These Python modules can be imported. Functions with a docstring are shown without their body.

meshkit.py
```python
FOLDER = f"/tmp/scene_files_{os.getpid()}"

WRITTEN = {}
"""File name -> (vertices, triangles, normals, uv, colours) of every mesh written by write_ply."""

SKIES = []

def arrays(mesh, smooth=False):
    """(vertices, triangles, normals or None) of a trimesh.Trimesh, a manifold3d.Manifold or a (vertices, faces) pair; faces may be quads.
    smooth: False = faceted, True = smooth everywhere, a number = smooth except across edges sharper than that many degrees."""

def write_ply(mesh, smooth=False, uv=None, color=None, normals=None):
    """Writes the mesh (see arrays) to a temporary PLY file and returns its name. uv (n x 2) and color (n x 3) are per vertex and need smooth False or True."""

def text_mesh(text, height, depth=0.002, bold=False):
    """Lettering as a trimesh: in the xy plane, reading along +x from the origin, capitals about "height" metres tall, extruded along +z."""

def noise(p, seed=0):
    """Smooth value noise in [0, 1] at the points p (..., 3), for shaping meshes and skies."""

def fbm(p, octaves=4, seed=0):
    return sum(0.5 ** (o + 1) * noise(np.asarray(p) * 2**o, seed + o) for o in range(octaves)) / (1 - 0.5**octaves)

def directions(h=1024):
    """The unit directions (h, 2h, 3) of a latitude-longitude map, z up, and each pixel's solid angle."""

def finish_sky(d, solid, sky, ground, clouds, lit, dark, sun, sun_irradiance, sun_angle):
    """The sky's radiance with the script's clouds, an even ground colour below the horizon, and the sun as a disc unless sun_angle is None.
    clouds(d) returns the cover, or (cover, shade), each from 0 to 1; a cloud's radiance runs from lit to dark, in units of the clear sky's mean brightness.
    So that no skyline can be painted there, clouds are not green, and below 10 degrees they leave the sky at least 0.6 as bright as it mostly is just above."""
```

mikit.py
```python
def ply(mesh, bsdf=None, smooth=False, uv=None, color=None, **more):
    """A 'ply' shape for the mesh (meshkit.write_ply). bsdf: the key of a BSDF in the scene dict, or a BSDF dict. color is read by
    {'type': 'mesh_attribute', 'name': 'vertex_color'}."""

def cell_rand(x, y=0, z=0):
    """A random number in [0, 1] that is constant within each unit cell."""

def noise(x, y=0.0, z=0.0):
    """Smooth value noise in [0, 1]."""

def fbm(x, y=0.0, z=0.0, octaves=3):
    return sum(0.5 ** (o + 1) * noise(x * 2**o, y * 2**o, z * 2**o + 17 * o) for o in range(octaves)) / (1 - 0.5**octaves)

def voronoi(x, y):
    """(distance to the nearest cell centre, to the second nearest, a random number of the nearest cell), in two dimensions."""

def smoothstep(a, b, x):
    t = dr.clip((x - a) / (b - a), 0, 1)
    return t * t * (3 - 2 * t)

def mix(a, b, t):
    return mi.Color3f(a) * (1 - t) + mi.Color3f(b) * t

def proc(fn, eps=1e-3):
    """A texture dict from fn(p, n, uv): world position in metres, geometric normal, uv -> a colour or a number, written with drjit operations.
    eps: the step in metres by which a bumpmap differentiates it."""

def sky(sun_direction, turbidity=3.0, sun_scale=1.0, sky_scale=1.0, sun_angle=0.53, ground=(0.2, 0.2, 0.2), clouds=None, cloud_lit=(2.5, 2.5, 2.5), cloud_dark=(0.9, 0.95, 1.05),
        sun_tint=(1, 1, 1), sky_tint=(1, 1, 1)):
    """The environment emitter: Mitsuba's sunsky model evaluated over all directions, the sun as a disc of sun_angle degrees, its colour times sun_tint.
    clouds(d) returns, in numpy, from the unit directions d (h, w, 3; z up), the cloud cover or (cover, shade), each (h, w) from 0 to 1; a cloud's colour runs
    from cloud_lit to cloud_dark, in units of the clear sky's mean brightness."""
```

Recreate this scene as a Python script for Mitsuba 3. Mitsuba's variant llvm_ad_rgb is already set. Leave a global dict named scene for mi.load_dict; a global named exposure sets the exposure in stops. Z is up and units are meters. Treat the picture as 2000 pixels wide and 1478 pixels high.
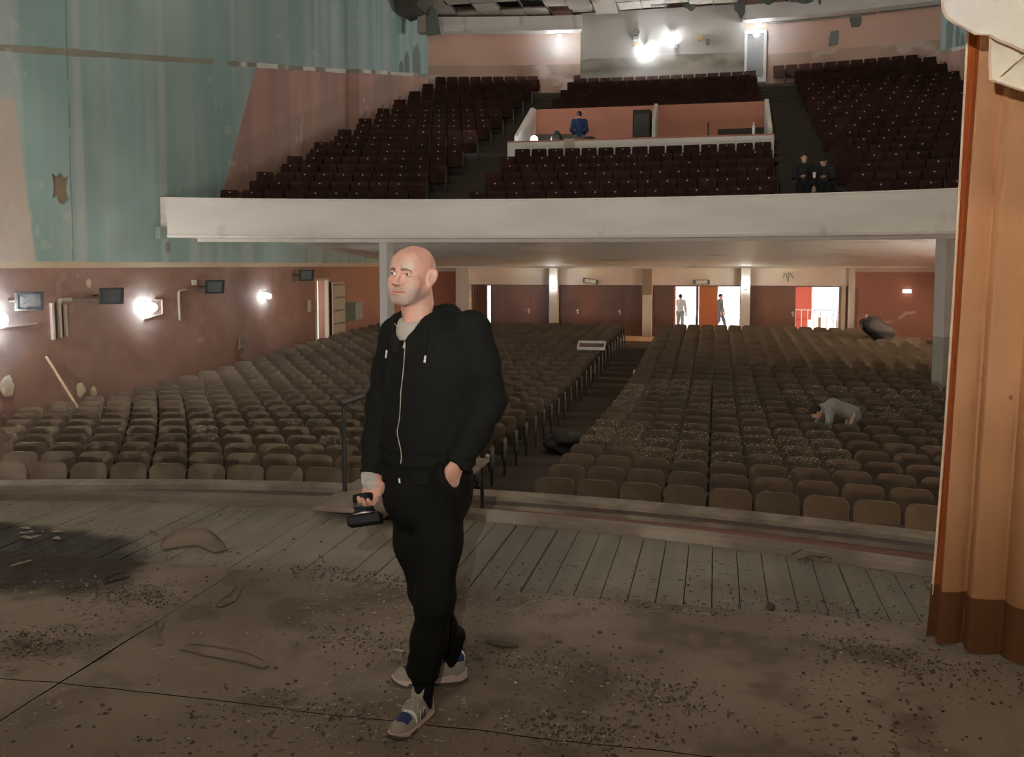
import math
import numpy as np, trimesh, drjit as dr, mitsuba as mi
import mikit, meshkit
from shapely.geometry import Polygon, box as sbox
from shapely.ops import unary_union

T = mi.ScalarTransform4f
scene, labels = {'type': 'scene'}, {}

# ------------------------------------------------------------------ camera
EYE = np.array([0.0, 0.0, 1.73])
FOC, PPY = 1800.0, 640.0                      # focal length and principal point in pixels of the 2000 x 1478 frame
YAW, PITCH = math.atan2(400, math.hypot(FOC, 123)), math.atan2(123, FOC)
FWD = np.array([-math.sin(YAW) * math.cos(PITCH), math.cos(YAW) * math.cos(PITCH), -math.sin(PITCH)])
RGT = np.array([math.cos(YAW), math.sin(YAW), 0.0])
UPV = np.cross(RGT, FWD)
scene['camera'] = {'type': 'perspective', 'fov': math.degrees(2 * math.atan(1000 / FOC)), 'fov_axis': 'x', 'near_clip': 0.05, 'far_clip': 300.0,
                   'principal_point_offset_y': (739 - PPY) / 1478.0,
                   'to_world': T().look_at(origin=EYE.tolist(), target=(EYE + FWD).tolist(), up=[0, 0, 1])}
exposure = 0.0

# ------------------------------------------------------------------ lights
# the flash on the photographer's camera, tilted upwards
flash_at = EYE - RGT * 0.12 + np.array([0, 0, 0.24])
flash_dir = FWD + np.array([0, 0, 0.60]) + RGT * 0.02
FLASH = 140.0
scene['camera_flash'] = {'type': 'spot', 'to_world': T().look_at(origin=flash_at.tolist(), target=(flash_at + flash_dir).tolist(), up=[0, 0, 1]),
                         'intensity': {'type': 'rgb', 'value': [FLASH * 1.0, FLASH * 0.95, FLASH * 0.9]}, 'cutoff_angle': 60.0, 'beam_width': 4.0}
# two unseen fill spots added behind the camera to brighten the balcony and walls
HALL_FILL = 500.0
for _i, (_x, _aim) in enumerate(((-3.0, (-13.0, 9.5, 8.4)), (-2.2, (-1.5, 20.0, 11.8)))):
    scene[f'hall_fill_{_i + 1}'] = {'type': 'spot', 'to_world': T().look_at(origin=[_x, -5.0, 4.8], target=list(_aim), up=[0, 0, 1]),
                                     'intensity': {'type': 'rgb', 'value': [c * (1.5 if _i == 0 else 1.0) for c in (HALL_FILL, HALL_FILL * 0.94, HALL_FILL * 0.86)]}, 'cutoff_angle': 27.0, 'beam_width': 8.0}
HOUSE_FILL = 10.5                                    # radiance of the added fill lights in the auditorium ceiling
STAGE_FILL = 95.0                                    # radiance of the added fill light over the stage
BULB = [330.0, 325.0, 318.0]                   # cold bulbs on the walls
SCONCE = [540.0, 340.0, 195.0]                  # warm bulbs by the doors
PITL = [1000.0, 900.0, 740.0]                  # low floodlights in the pit
PITR = [560.0, 400.0, 270.0]
DAY = 9.0                                      # daylight in the foyer windows

# ------------------------------------------------------------------ helpers
def num(name, taken):
    if name not in taken: return name
    k = 1
    while f'{name}_{k:03d}' in taken: k += 1
    return f'{name}_{k:03d}'
COUNT = {}
USED = set()
def fresh(name, parent=None):
    full = f'{parent}__{name}' if parent else name
    if full not in USED:
        USED.add(full); return full
    k = COUNT.get(full, 0) + 1
    while f'{full}_{k:03d}' in USED: k += 1
    COUNT[full] = k
    USED.add(f'{full}_{k:03d}'); return f'{full}_{k:03d}'
def tag(k, label=None, cat=None, group=None, kind=None):
    d = labels.setdefault(k, {})
    if label: d['label'] = label
    if cat: d['category'] = cat
    if group: d['group'] = group
    if kind: d['kind'] = kind
    return k
def thing(name, label, cat, group=None, kind=None):
    return tag(fresh(name), label, cat, group, kind)
def put(name, mesh, mat, parent=None, label=None, cat=None, group=None, kind=None, smooth=False, color=None, to_world=None, **more):
    k = fresh(name, parent)
    d = mesh if isinstance(mesh, dict) else mikit.ply(mesh, mat, smooth=smooth, color=color)
    d = {**d, **more}
    if to_world is not None: d['to_world'] = to_world
    scene[k] = d
    if label or cat or group or kind: tag(k, label, cat, group, kind)
    return k
def M(at=(0, 0, 0), rz=0.0, rx=0.0, ry=0.0, s=1.0):
    t = T().translate(list(map(float, at)))
    if rz: t = t.rotate([0, 0, 1], rz)
    if rx: t = t.rotate([1, 0, 0], rx)
    if ry: t = t.rotate([0, 1, 0], ry)
    if s != 1.0: t = t.scale(s)
    return t
cat_ = trimesh.util.concatenate
def bx(x0, x1, y0, y1, z0, z1):
    m = trimesh.creation.box((x1 - x0, y1 - y0, z1 - z0)); m.apply_translation(((x0 + x1) / 2, (y0 + y1) / 2, (z0 + z1) / 2)); return m
def bev(x0, x1, y0, y1, z0, z1, b=0.008):
    "a box with chamfered edges"
    p = []
    for sx in (0, 1):
        for sy in (0, 1):
            for sz in (0, 1):
                X, Y, Z = (x0, x1)[sx], (y0, y1)[sy], (z0, z1)[sz]
                dx, dy, dz = (b, -b)[sx], (b, -b)[sy], (b, -b)[sz]
                p += [(X, Y + dy, Z + dz), (X + dx, Y, Z + dz), (X + dx, Y + dy, Z)]
    return trimesh.convex.convex_hull(np.array(p))
def tube(pts, r, sides=8, cap=True):
    p = np.asarray(pts, float); n = len(p)
    r = np.broadcast_to(r, (n,))
    t = np.gradient(p, axis=0); t /= np.linalg.norm(t, axis=1, keepdims=True)
    a = np.zeros_like(p); ref = np.array([0, 0, 1.0]) if abs(t[0, 2]) < .9 else np.array([1.0, 0, 0])
    prev = np.cross(t[0], ref)
    for i in range(n):
        v = prev - t[i] * (prev @ t[i]); v /= np.linalg.norm(v); a[i] = v; prev = v
    b = np.cross(t, a); ang = np.arange(sides) * 2 * np.pi / sides
    v = (p[:, None] + r[:, None, None] * (np.cos(ang)[None, :, None] * a[:, None] + np.sin(ang)[None, :, None] * b[:, None])).reshape(-1, 3)
    f = []
    for i in range(n - 1):
        for j in range(sides):
            k = (j + 1) % sides
            f += [(i * sides + j, i * sides + k, (i + 1) * sides + k), (i * sides + j, (i + 1) * sides + k, (i + 1) * sides + j)]
    if cap:
        v = np.vstack([v, p[0], p[-1]])
        for j in range(sides):
            k = (j + 1) % sides
            f += [(n * sides, k, j), (n * sides + 1, (n - 1) * sides + j, (n - 1) * sides + k)]
    return trimesh.Trimesh(v, f, process=False)
def extr(poly, h, axis='z', at=0.0):
    "polygon extruded; axis x: polygon in (y, z); axis y: polygon in (x, z)"
    poly = Polygon(poly) if not hasattr(poly, 'geoms') and not isinstance(poly, Polygon) else poly
    m = cat_([trimesh.creation.extrude_polygon(g, h) for g in getattr(poly, 'geoms', [poly])])
    v = m.vertices.copy()
    if axis == 'z': v[:, 2] += at
    elif axis == 'x':
        v = np.stack([v[:, 2] + at, v[:, 0], v[:, 1]], 1)
    else:
        v = np.stack([v[:, 0], v[:, 2] + at, v[:, 1]], 1); m.faces = m.faces[:, ::-1]
    return trimesh.Trimesh(v, m.faces, process=False)
def sweep(path, prof, closed=True):
    "path (n,3) with profile (m,2) = (offset along the horizontal normal, height)"
    p = np.asarray(path, float); t = np.gradient(p, axis=0); t[:, 2] = 0; t /= np.linalg.norm(t, axis=1, keepdims=True)
    nrm = np.stack([-t[:, 1], t[:, 0], 0 * t[:, 0]], 1)
    prof = np.asarray(prof, float); m = len(prof); n = len(p)
    v = (p[:, None] + nrm[:, None] * prof[None, :, :1] + np.array([0, 0, 1.0]) * prof[None, :, 1:]).reshape(-1, 3)
    f = []
    for i in range(n - 1):
        for j in range(m if closed else m - 1):
            k = (j + 1) % m
            f += [(i * m + j, (i + 1) * m + j, (i + 1) * m + k), (i * m + j, (i + 1) * m + k, i * m + k)]
    if closed:
        caps = trimesh.creation.triangulate_polygon(Polygon(prof), engine='earcut')
        idx = [int(np.argmin(((prof - q) ** 2).sum(1))) for q in caps[0]]
        for a, b, c in caps[1]:
            f += [(idx[a], idx[b], idx[c]), ((n - 1) * m + idx[a], (n - 1) * m + idx[c], (n - 1) * m + idx[b])]
    mm = trimesh.Trimesh(v, f, process=False)
    if closed and mm.volume < 0: mm.invert()
    return mm
def heightfield(X, Y, Z, flip=False):
    n, m = X.shape
    v = np.stack([X, Y, Z], -1).reshape(-1, 3)
    i, j = np.meshgrid(np.arange(n - 1), np.arange(m - 1), indexing='ij')
    a = (i * m + j).ravel(); b = ((i + 1) * m + j).ravel(); c = ((i + 1) * m + j + 1).ravel(); d = (i * m + j + 1).ravel()
    f = np.vstack([np.stack([a, b, c], 1), np.stack([a, c, d], 1)])
    return trimesh.Trimesh(v, f[:, ::-1] if flip else f, process=False)
ORD = ['first', 'second', 'third', 'fourth', 'fifth', 'sixth', 'seventh', 'eighth', 'ninth', 'tenth', 'eleventh', 'twelfth', 'thirteenth', 'fourteenth',
       'fifteenth', 'sixteenth', 'seventeenth', 'eighteenth', 'nineteenth', 'twentieth', 'twenty-first', 'twenty-second', 'twenty-third', 'twenty-fourth', 'twenty-fifth']

# ------------------------------------------------------------------ materials
def rgb(c): return {'type': 'rgb', 'value': list(map(float, c))}
def mat(name, c, rough=0.7, metal=0.0, spec=0.35, **more):
    b = {'type': 'principled', 'base_color': c if isinstance(c, dict) else rgb(c), 'roughness': float(rough), 'metallic': float(metal), 'specular': float(spec), **more}
    scene[name] = {'type': 'twosided', 'bsdf': b}
def pmat(name, fn, rough=0.8, spec=0.3, bump=None, bscale=1.0, eps=1e-3, **more):
    b = {'type': 'principled', 'base_color': mikit.proc(fn), 'roughness': float(rough), 'specular': float(spec), **more}
    if bump is not None:
        b = {'type': 'bumpmap', 'arbitrary': mikit.proc(bump, eps), 'scale': float(bscale), 'bsdf': b}
    scene[name] = {'type': 'twosided', 'bsdf': b}
noise, fbm, ss, mix = mikit.noise, mikit.fbm, mikit.smoothstep, mikit.mix
C3 = mi.Color3f
# ================================================================== the house: walls, floors, balcony
XL, XR, XC = -13.3, 8.6, -2.55                 # side walls, middle of the hall
def arc(y0, r, x): return y0 - (x - XC) ** 2 / (2 * r)
def tape_z(y): return 5.83 + (y - 15.24) * 0.1748   # the painted line that climbs along both side walls

def side_paint(p, right):
    y, z = p.y, p.z
    streak = fbm(y * 1.7, z * 0.09, 3.0)
    blot = fbm(y * 0.45, z * 0.45, 1.0, 4)
    teal = mix((0.225, 0.33, 0.315), (0.30, 0.375, 0.36), ss(0.35, 0.7, streak)) * (0.8 + 0.4 * blot)
    teal = mix(teal, (0.40, 0.42, 0.40), ss(0.58, 0.8, noise(y * 2.3, z * 0.06, 9.0)) * 0.55)
    pink = mix((0.42, 0.225, 0.185), (0.35, 0.20, 0.165), ss(0.3, 0.7, streak)) * (0.82 + 0.36 * blot)
    red = mix((0.225, 0.128, 0.098), (0.28, 0.163, 0.128), ss(0.35, 0.7, blot)) * (0.86 + 0.28 * fbm(y * 3, z * 3, 5.0))
    red = mix(red, (0.45, 0.215, 0.145), ss(26.5, 33.0, y) * 0.6)
    cream = mix((0.55, 0.47, 0.36), (0.47, 0.36, 0.26), blot)
    tz = tape_z(y)
    edge = 23.25 + (z - 3.73) * 0.527             # where the pink begins over the balcony
    up_pink = (z < tz) & (y > edge) & (z > 3.0)
    # a dirty band that follows the seats up the wall
    soil = ss(0.0, 0.25, 4.9 + (y - 23.2) * 0.372 - z) * (0.45 + 0.5 * streak)
    pink = mix(pink, (0.27, 0.185, 0.135), soil * 0.75)
    beige = mix((0.50, 0.42, 0.36), (0.43, 0.37, 0.32), blot)
    col = dr.select(up_pink, pink, teal)
    bw = ss(15.58 - 0.04, 15.58 + 0.06, y - (4.72 - z) * 0.137) 
    if not right:
        col = dr.select(z < 4.85, mix(beige, col, bw), mix(beige, col, dr.maximum(bw, ss(4.7, 5.1, z))))
    line = (dr.abs(z - tz) < 0.055 + 0.03 * noise(y * 3, 1.0)) & (noise(y * 0.9, 4.0) > 0.08)
    tapecol = mix(mix((0.25, 0.24, 0.19), (0.20, 0.19, 0.15), noise(y * 2.0, 2.0)), (0.55, 0.52, 0.46), ss(22.5, 24.5, y) * ss(0.3, 0.6, noise(y * 2.2, 6.0)))
    col = dr.select(line & (z > 3.4), tapecol, col)
    # joint in the plaster
    jd = dr.abs(y - 17.1 - 0.03 * (noise(z * 2.0, 3.0) - 0.5))
    crack = (1 - ss(0.012, 0.03, jd)) * ss(0.2, 0.5, noise(z * 3.1, 8.0) + 0.2) * dr.select(z > 1.8, 1.0, 0.0)
    col = mix(col, (0.12, 0.14, 0.12), crack * 0.65)
    chip = ss(0.80, 0.86, noise(y * 6.1, z * 3.3, 2.0) * 0.62 + noise(y * 1.1, z * 0.8, 12.0) * 0.4)
    col = mix(col, (0.45, 0.45, 0.41), chip * 0.35)
    low = dr.select(dr.abs(z - 1.73) < 0.065, cream, red)
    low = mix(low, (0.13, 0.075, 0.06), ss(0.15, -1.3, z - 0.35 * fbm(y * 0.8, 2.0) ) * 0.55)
    scr = ss(0.80, 0.87, noise(y * 5.0, z * 4.0, 7.0) * 0.6 + noise(y * 0.9, z * 0.9, 3.0) * 0.42)
    low = mix(low, (0.42, 0.31, 0.25), scr * 0.3)
    return dr.select(z > 1.795, col, low)
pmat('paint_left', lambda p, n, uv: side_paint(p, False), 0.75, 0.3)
pmat('paint_right', lambda p, n, uv: side_paint(p, True), 0.75, 0.3)

def back_paint(p, n, uv):
    x, y, z = p.x, p.y, p.z
    blot = fbm(x * 0.5, z * 0.5, 2.0, 4)
    pink = mix((0.55, 0.335, 0.255), (0.62, 0.40, 0.315), blot)
    soil = mix((0.42, 0.28, 0.21), (0.30, 0.20, 0.15), ss(0.4, 0.7, fbm(x * 0.7, z * 0.25, 5.0)))
    soil = mix(soil, (0.62, 0.52, 0.45), ss(0.6, 0.75, fbm(x * 0.9, z * 1.2, 15.0)) * 0.6)
    dado = 10.72 + 0.0 * x
    up = mix(soil, pink, ss(-0.03, 0.03, z - dado))
    red = mix((0.34, 0.145, 0.095), (0.29, 0.125, 0.085), blot)
    dd = dr.sqrt(dr.square((x - 8.2) * 0.75) + dr.square(z + 1.75)) - 1.55 + 0.25 * (fbm(x * 3.0, z * 3.0, 1.0) - 0.5)
    arcm = (1 - ss(0.03, 0.12, dr.abs(dd))) * ss(0.35, 0.55, noise(x * 6, z * 6, 4.0)) * dr.select((x < 8.1) & (z > -1.0), 1.0, 0.0)
    red = mix(red, (0.62, 0.42, 0.33), arcm * 0.8)
    red = dr.select(z > 1.43, mix((0.6, 0.5, 0.42), (0.5, 0.36, 0.28), blot), red)
    return dr.select(z > 5.0, up, red)
pmat('paint_back', back_paint, 0.75, 0.3)
def booth_paint(p, n, uv):
    x, z = p.x, p.z
    blot = fbm(x * 0.6, z * 0.6, 2.0, 4)
    grey = mix((0.44, 0.415, 0.38), (0.50, 0.47, 0.43), blot)
    dark = mix((0.20, 0.19, 0.15), (0.38, 0.35, 0.29), ss(0.3, 0.7, fbm(x * 0.9, z * 1.3, 6.0, 4)))
    dark = mix(dark, grey * 0.9, ss(10.3, 9.9, z) * 0.7)
    edge = 10.72 + 0.05 * noise(x * 2.0, 3.0)
    return mix(dark, grey, ss(-0.02, 0.03, z - edge))
pmat('paint_booth', booth_paint, 0.8, 0.25)
def white_paint(p, n, uv):
    b = fbm(p.x * 0.5, p.y * 0.5, p.z * 2.0, 4)
    c = mix((0.64, 0.605, 0.56), (0.72, 0.685, 0.64), ss(0.3, 0.7, b))
    return mix(c, (0.42, 0.37, 0.31), ss(0.66, 0.8, fbm(p.x * 2.1, p.y * 1.3, p.z * 0.8 + 4.0, 4)) * 0.5)
pmat('paint_white', white_paint, 0.7, 0.3)
def soffit_paint(p, n, uv):
    b = fbm(p.x * 0.3, p.y * 0.6, 3.0, 4)
    c = mix((0.62, 0.585, 0.53), (0.68, 0.645, 0.59), b)
    c = mix(c, (0.33, 0.32, 0.28), ss(0.6, 0.8, fbm(p.x * 0.5 + 9.0, p.y * 1.1, 7.0, 4)) * 0.6)
    return mix(c, (0.56, 0.36, 0.28), ss(2.0, 7.0, p.x) * ss(25.0, 34.0, p.y) * 0.8)
pmat('paint_soffit', soffit_paint, 0.6, 0.3)
def cream_paint(p, n, uv):
    b = fbm(p.x * 0.7, p.z * 0.7, p.y, 4)
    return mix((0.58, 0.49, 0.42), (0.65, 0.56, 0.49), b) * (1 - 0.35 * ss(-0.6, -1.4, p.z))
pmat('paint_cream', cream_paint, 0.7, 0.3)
mat('box_pink', (0.47, 0.20, 0.135), 0.75)
mat('black_paint', (0.012, 0.012, 0.012), 0.6)
mat('void', (0.025, 0.020, 0.015), 0.9)
pmat('column_paint', lambda p, n, uv: mix(mix((0.33, 0.35, 0.30), (0.38, 0.39, 0.34), noise(p.z * 3.0, p.x)), mix((0.57, 0.56, 0.54), (0.52, 0.51, 0.49), fbm(p.z * 1.5, p.x * 2.0)), ss(0.045, 0.055, p.z - 0.0)), 0.7)
def stalls_floor_c(p, n, uv):
    b = fbm(p.x * 0.8, p.y * 0.8, 2.0, 4)
    return mix((0.035, 0.028, 0.021), (0.075, 0.06, 0.045), b)
pmat('stalls_boards', stalls_floor_c, 0.85, 0.2)
mat('balcony_boards', (0.055, 0.045, 0.034), 0.85)
mat('pit_red', (0.25, 0.135, 0.105), 0.8)
mat('ceiling_dark', (0.07, 0.065, 0.055), 0.9)
def tile_c(p, n, uv):
    b = fbm(p.x * 0.8, p.y * 0.8, 2.0, 4)
    return mix((0.30, 0.27, 0.22), (0.42, 0.38, 0.32), b)
pmat('ceiling_tile', tile_c, 0.8, 0.2)

# ---- left wall with its doorway, and the pier that stands out of it over the balcony
wl = Polygon([(-9, -3), (42.5, -3), (42.5, 14), (-9, 14)]).difference(sbox(29.16, -3, 30.12, 1.19))
hole = Polygon([(16.52, 3.08), (16.66, 3.14), (16.72, 3.0), (16.86, 2.98), (17.05, 3.10), (17.0, 3.3), (17.06, 3.6), (16.92, 3.54), (16.8, 3.64), (16.66, 3.55), (16.53, 3.60), (16.57, 3.3)])
wl = wl.difference(hole)
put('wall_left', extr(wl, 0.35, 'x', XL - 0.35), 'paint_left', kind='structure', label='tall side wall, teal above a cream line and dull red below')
pier = Polygon([(32.25, 2.6), (42.4, 2.6), (42.4, 14), (32.25, 14)])
put('pier', extr(pier, 0.42, 'x', XL), 'paint_left', 'wall_left')
put('hole_back', bx(XL - 0.30, XL - 0.06, 16.4, 17.2, 2.9, 3.75), 'bare_concrete', 'wall_left', label='dark back of the hole knocked in the plaster')
put('wall_right', bx(XR, XR + 0.35, 6.5, 42.5, -3, 14), 'paint_right', kind='structure', label='right side wall, teal above and pink below')
# torn strips of plaster under the teal by the back corners
for X, s in ((XL + 0.42, 1), (XR, -1)):
    for yy, h, w in ((38.9, 1.35, 1.0), (37.6, 0.95, 0.55), (36.9, 0.55, 0.5)):
        zb = tape_z(yy) + 0.02
        q = Polygon([(yy - w / 2, zb), (yy + w / 2, zb + 0.1), (yy + w / 2, zb + h * 0.75), (yy + w * 0.1, zb + h), (yy - w / 2, zb + h * 0.6)])
        put('bare_patch', extr(q, 0.02, 'x', X - (0.01)), 'bare_plaster', 'wall_left' if s > 0 else 'wall_right', label='bare grey patch where the plaster fell off')
mat('bare_plaster', (0.16, 0.18, 0.16), 0.9)

# ---- back wall, lower part with the door bays, upper part curved
DB = [(-10.65, -7.14), (-6.78, -3.05), (-2.68, 1.02), (1.38, 5.25)]     # door bays
low = sbox(-13.6, -3, 9.0, 2.6)
for a, b in DB: low = low.difference(sbox(a, -3, b, 0.86))
put('wall_back', extr(low, 0.3, 'y', 40.0), 'paint_back', kind='structure', label='back wall, red under the balcony and pink above it')
xs = np.linspace(-13.2, 8.7, 40)
up_path = np.stack([xs, arc(41.9, 40, xs), 0 * xs], 1)
put('upper_wall', sweep(up_path, [(0, 8.2), (0, 14), (0.3, 14), (0.3, 8.2)]), 'paint_back', 'wall_back', smooth=30, label='pink upper back wall with a soiled band')
put('lintel', bx(-10.9, 5.45, 39.93, 40.0, 0.86, 1.62), 'paint_cream', 'wall_back', label='cream lintel over the doors')
# projection booth and cornice
put('booth_front', bx(-6.0, 1.0, 41.0, 42.3, 7.5, 12.75), 'paint_booth', 'wall_back', label='grey projection booth front above the last row')
for a, b in ((-13.0, -6.0), (1.0, 8.7)):
    x = np.linspace(a, b, 16); c = np.stack([x, arc(41.9, 40, x), 0 * x], 1)
    put('cornice', sweep(c, [(0.01, 12.12), (-0.55, 11.95), (-1.0, 12.0), (-1.0, 12.62), (0.01, 12.7)]), 'paint_white', 'wall_back', smooth=30, label='white cornice below the ceiling')
# ---- ceiling of separate panels, several missing
put('ceiling', bx(-13.6, 9, 4, 43, 13.3, 13.6), 'ceiling_dark', kind='structure', label='dark void above the broken ceiling panels')
rng = np.random.default_rng(4)
gone = {(-11, 3), (-9, 3), (-8, 3), (-8, 2), (-7, 4), (-5, 2), (-3, 3), (-2, 4), (1, 4), (2, 3), (2, 4), (3, 4), (4, 3), (5, 4), (5, 3), (0, 3)}
for i in range(-13, 9):
    for j in range(0, 5):
        x0, y0 = i * 1.0 - 0.3, 35.0 + j * 1.15
        lim = 40.9 if i < -5 or i > 1 else 41.0
        if y0 > lim or (i, j) in gone: continue
        d = rng.uniform(-0.02, 0.03); tl = rng.uniform(-0.03, 0.03)
        m = bx(x0 + 0.012, x0 + 0.985, y0 + 0.012, min(y0 + 1.135, lim), 0, 0.03)
        m.vertices[:, 2] += 12.72 + d + tl * (m.vertices[:, 0] - x0)
        if rng.random() < 0.16: m.vertices[:, 2] -= np.clip(m.vertices[:, 1] - y0 - 0.2, 0, 1) * 0.18
        put('ceiling_panel', m, 'ceiling_tile', 'ceiling')
put('front_ceiling', bx(-13.3, 8.6, 5.2, 35.0, 12.75, 12.95), 'ceiling_tile', 'ceiling')
for i in range(-13, 9):
    put('runner', bx(i - 0.33, i - 0.27, 35.0, 41.5, 12.76, 12.82), 'ceiling_dark', 'ceiling')
# vent panel, hanging pieces
v = cat_([bx(-2.9 + 0.09 * k, -2.85 + 0.09 * k, 40.2, 40.5, 12.70, 12.72) for k in range(9)])
put('vent', v, 'black_paint', 'ceiling', label='slotted vent in a ceiling panel')
for (x, z, w, h) in ((0.55, 12.0, 0.45, 0.75), (-1.55, 12.45, 0.5, 0.35), (1.6, 12.45, 0.5, 0.3), (2.8, 12.42, 0.9, 0.22), (3.9, 12.2, 0.25, 0.4), (5.6, 12.35, 1.5, 0.35)):
    q = Polygon([(x, z + h + 0.2), (x + w, z + h + 0.2), (x + w, z + h * 0.35), (x + w * 0.72, z), (x + w * 0.5, z + h * 0.1), (x + w * 0.3, z + h * 0.4), (x, z + h * 0.5)])
    put('torn_panel', extr(q, 0.03, 'y', 40.35 if x > 1 else 40.6), 'bare_plaster', 'ceiling', label='torn ceiling panel hanging down')
# broken duct end where the ceiling meets the side wall
tk = thing('broken_duct', 'broken boxed duct hanging at the ceiling by the left wall corner', 'duct')
put('duct_body', extr(Polygon([(-12.85, 12.6), (-11.7, 12.6), (-11.9, 12.1), (-12.7, 11.9)]), 1.6, 'y', 36.0), 'ceiling_dark', tk)
put('duct_end', bev(-12.3, -11.95, 37.3, 37.7, 11.35, 12.65, 0.02), 'ceiling_tile', tk, label='pale torn end panel')
put('side_panel', extr(Polygon([(-11.95, 11.25), (-11.35, 11.3), (-11.5, 12.3), (-11.95, 12.6)]), 0.04, 'y', 37.5), 'bare_plaster', tk)

# ---- proscenium: header over the stage opening and the stage house behind the camera
put('wall_proscenium', cat_([bx(-13.6, 9, 5.35, 5.6, 7.4, 14), bx(-13.6, -8.6, 5.35, 5.6, -3, 7.4), bx(2.6, 9, 4.9, 5.1, -3, 7.4)]), 'paint_white', kind='structure')
put('wall_stage', cat_([bx(-12, 8, -7.2, -7, 0, 8), bx(-9.2, -9, -7, 5.35, 0, 8), bx(4.8, 5, -7, 5, 0, 8)]), 'paint_soffit', kind='structure')
put('ceiling_stage', bx(-12, 8, -7, 5.35, 7.8, 8.0), 'ceiling_dark', kind='structure')

# ---- floor of the stalls (dished) and of the pit
_Y = np.array([0, 8.0, 10.4, 13, 16, 20, 24, 28, 32, 36, 41])
_Z = np.array([-.78, -.78, -.78, -.90, -.99, -1.06, -.98, -.80, -.65, -.55, -.50]) - 0.84
def stalls_z(y0): return np.interp(y0, _Y, _Z)
gx, gy = np.meshgrid(np.linspace(-13.3, 8.6, 36), np.linspace(5.6, 40.05, 60), indexing='ij')
gz = stalls_z(gy + (gx - XC) ** 2 / 56)
put('floor', heightfield(gx, gy, gz), 'stalls_boards', kind='structure', smooth=True, label='dark floor of the stalls')
put('landing', bev(-4.2, -1.0, 37.2, 40.0, -1.6, -1.335, 0.02), 'landing_boards', 'floor', label='pale landing at the end of the aisle')
mat('landing_boards', (0.40, 0.27, 0.17), 0.7)

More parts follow.
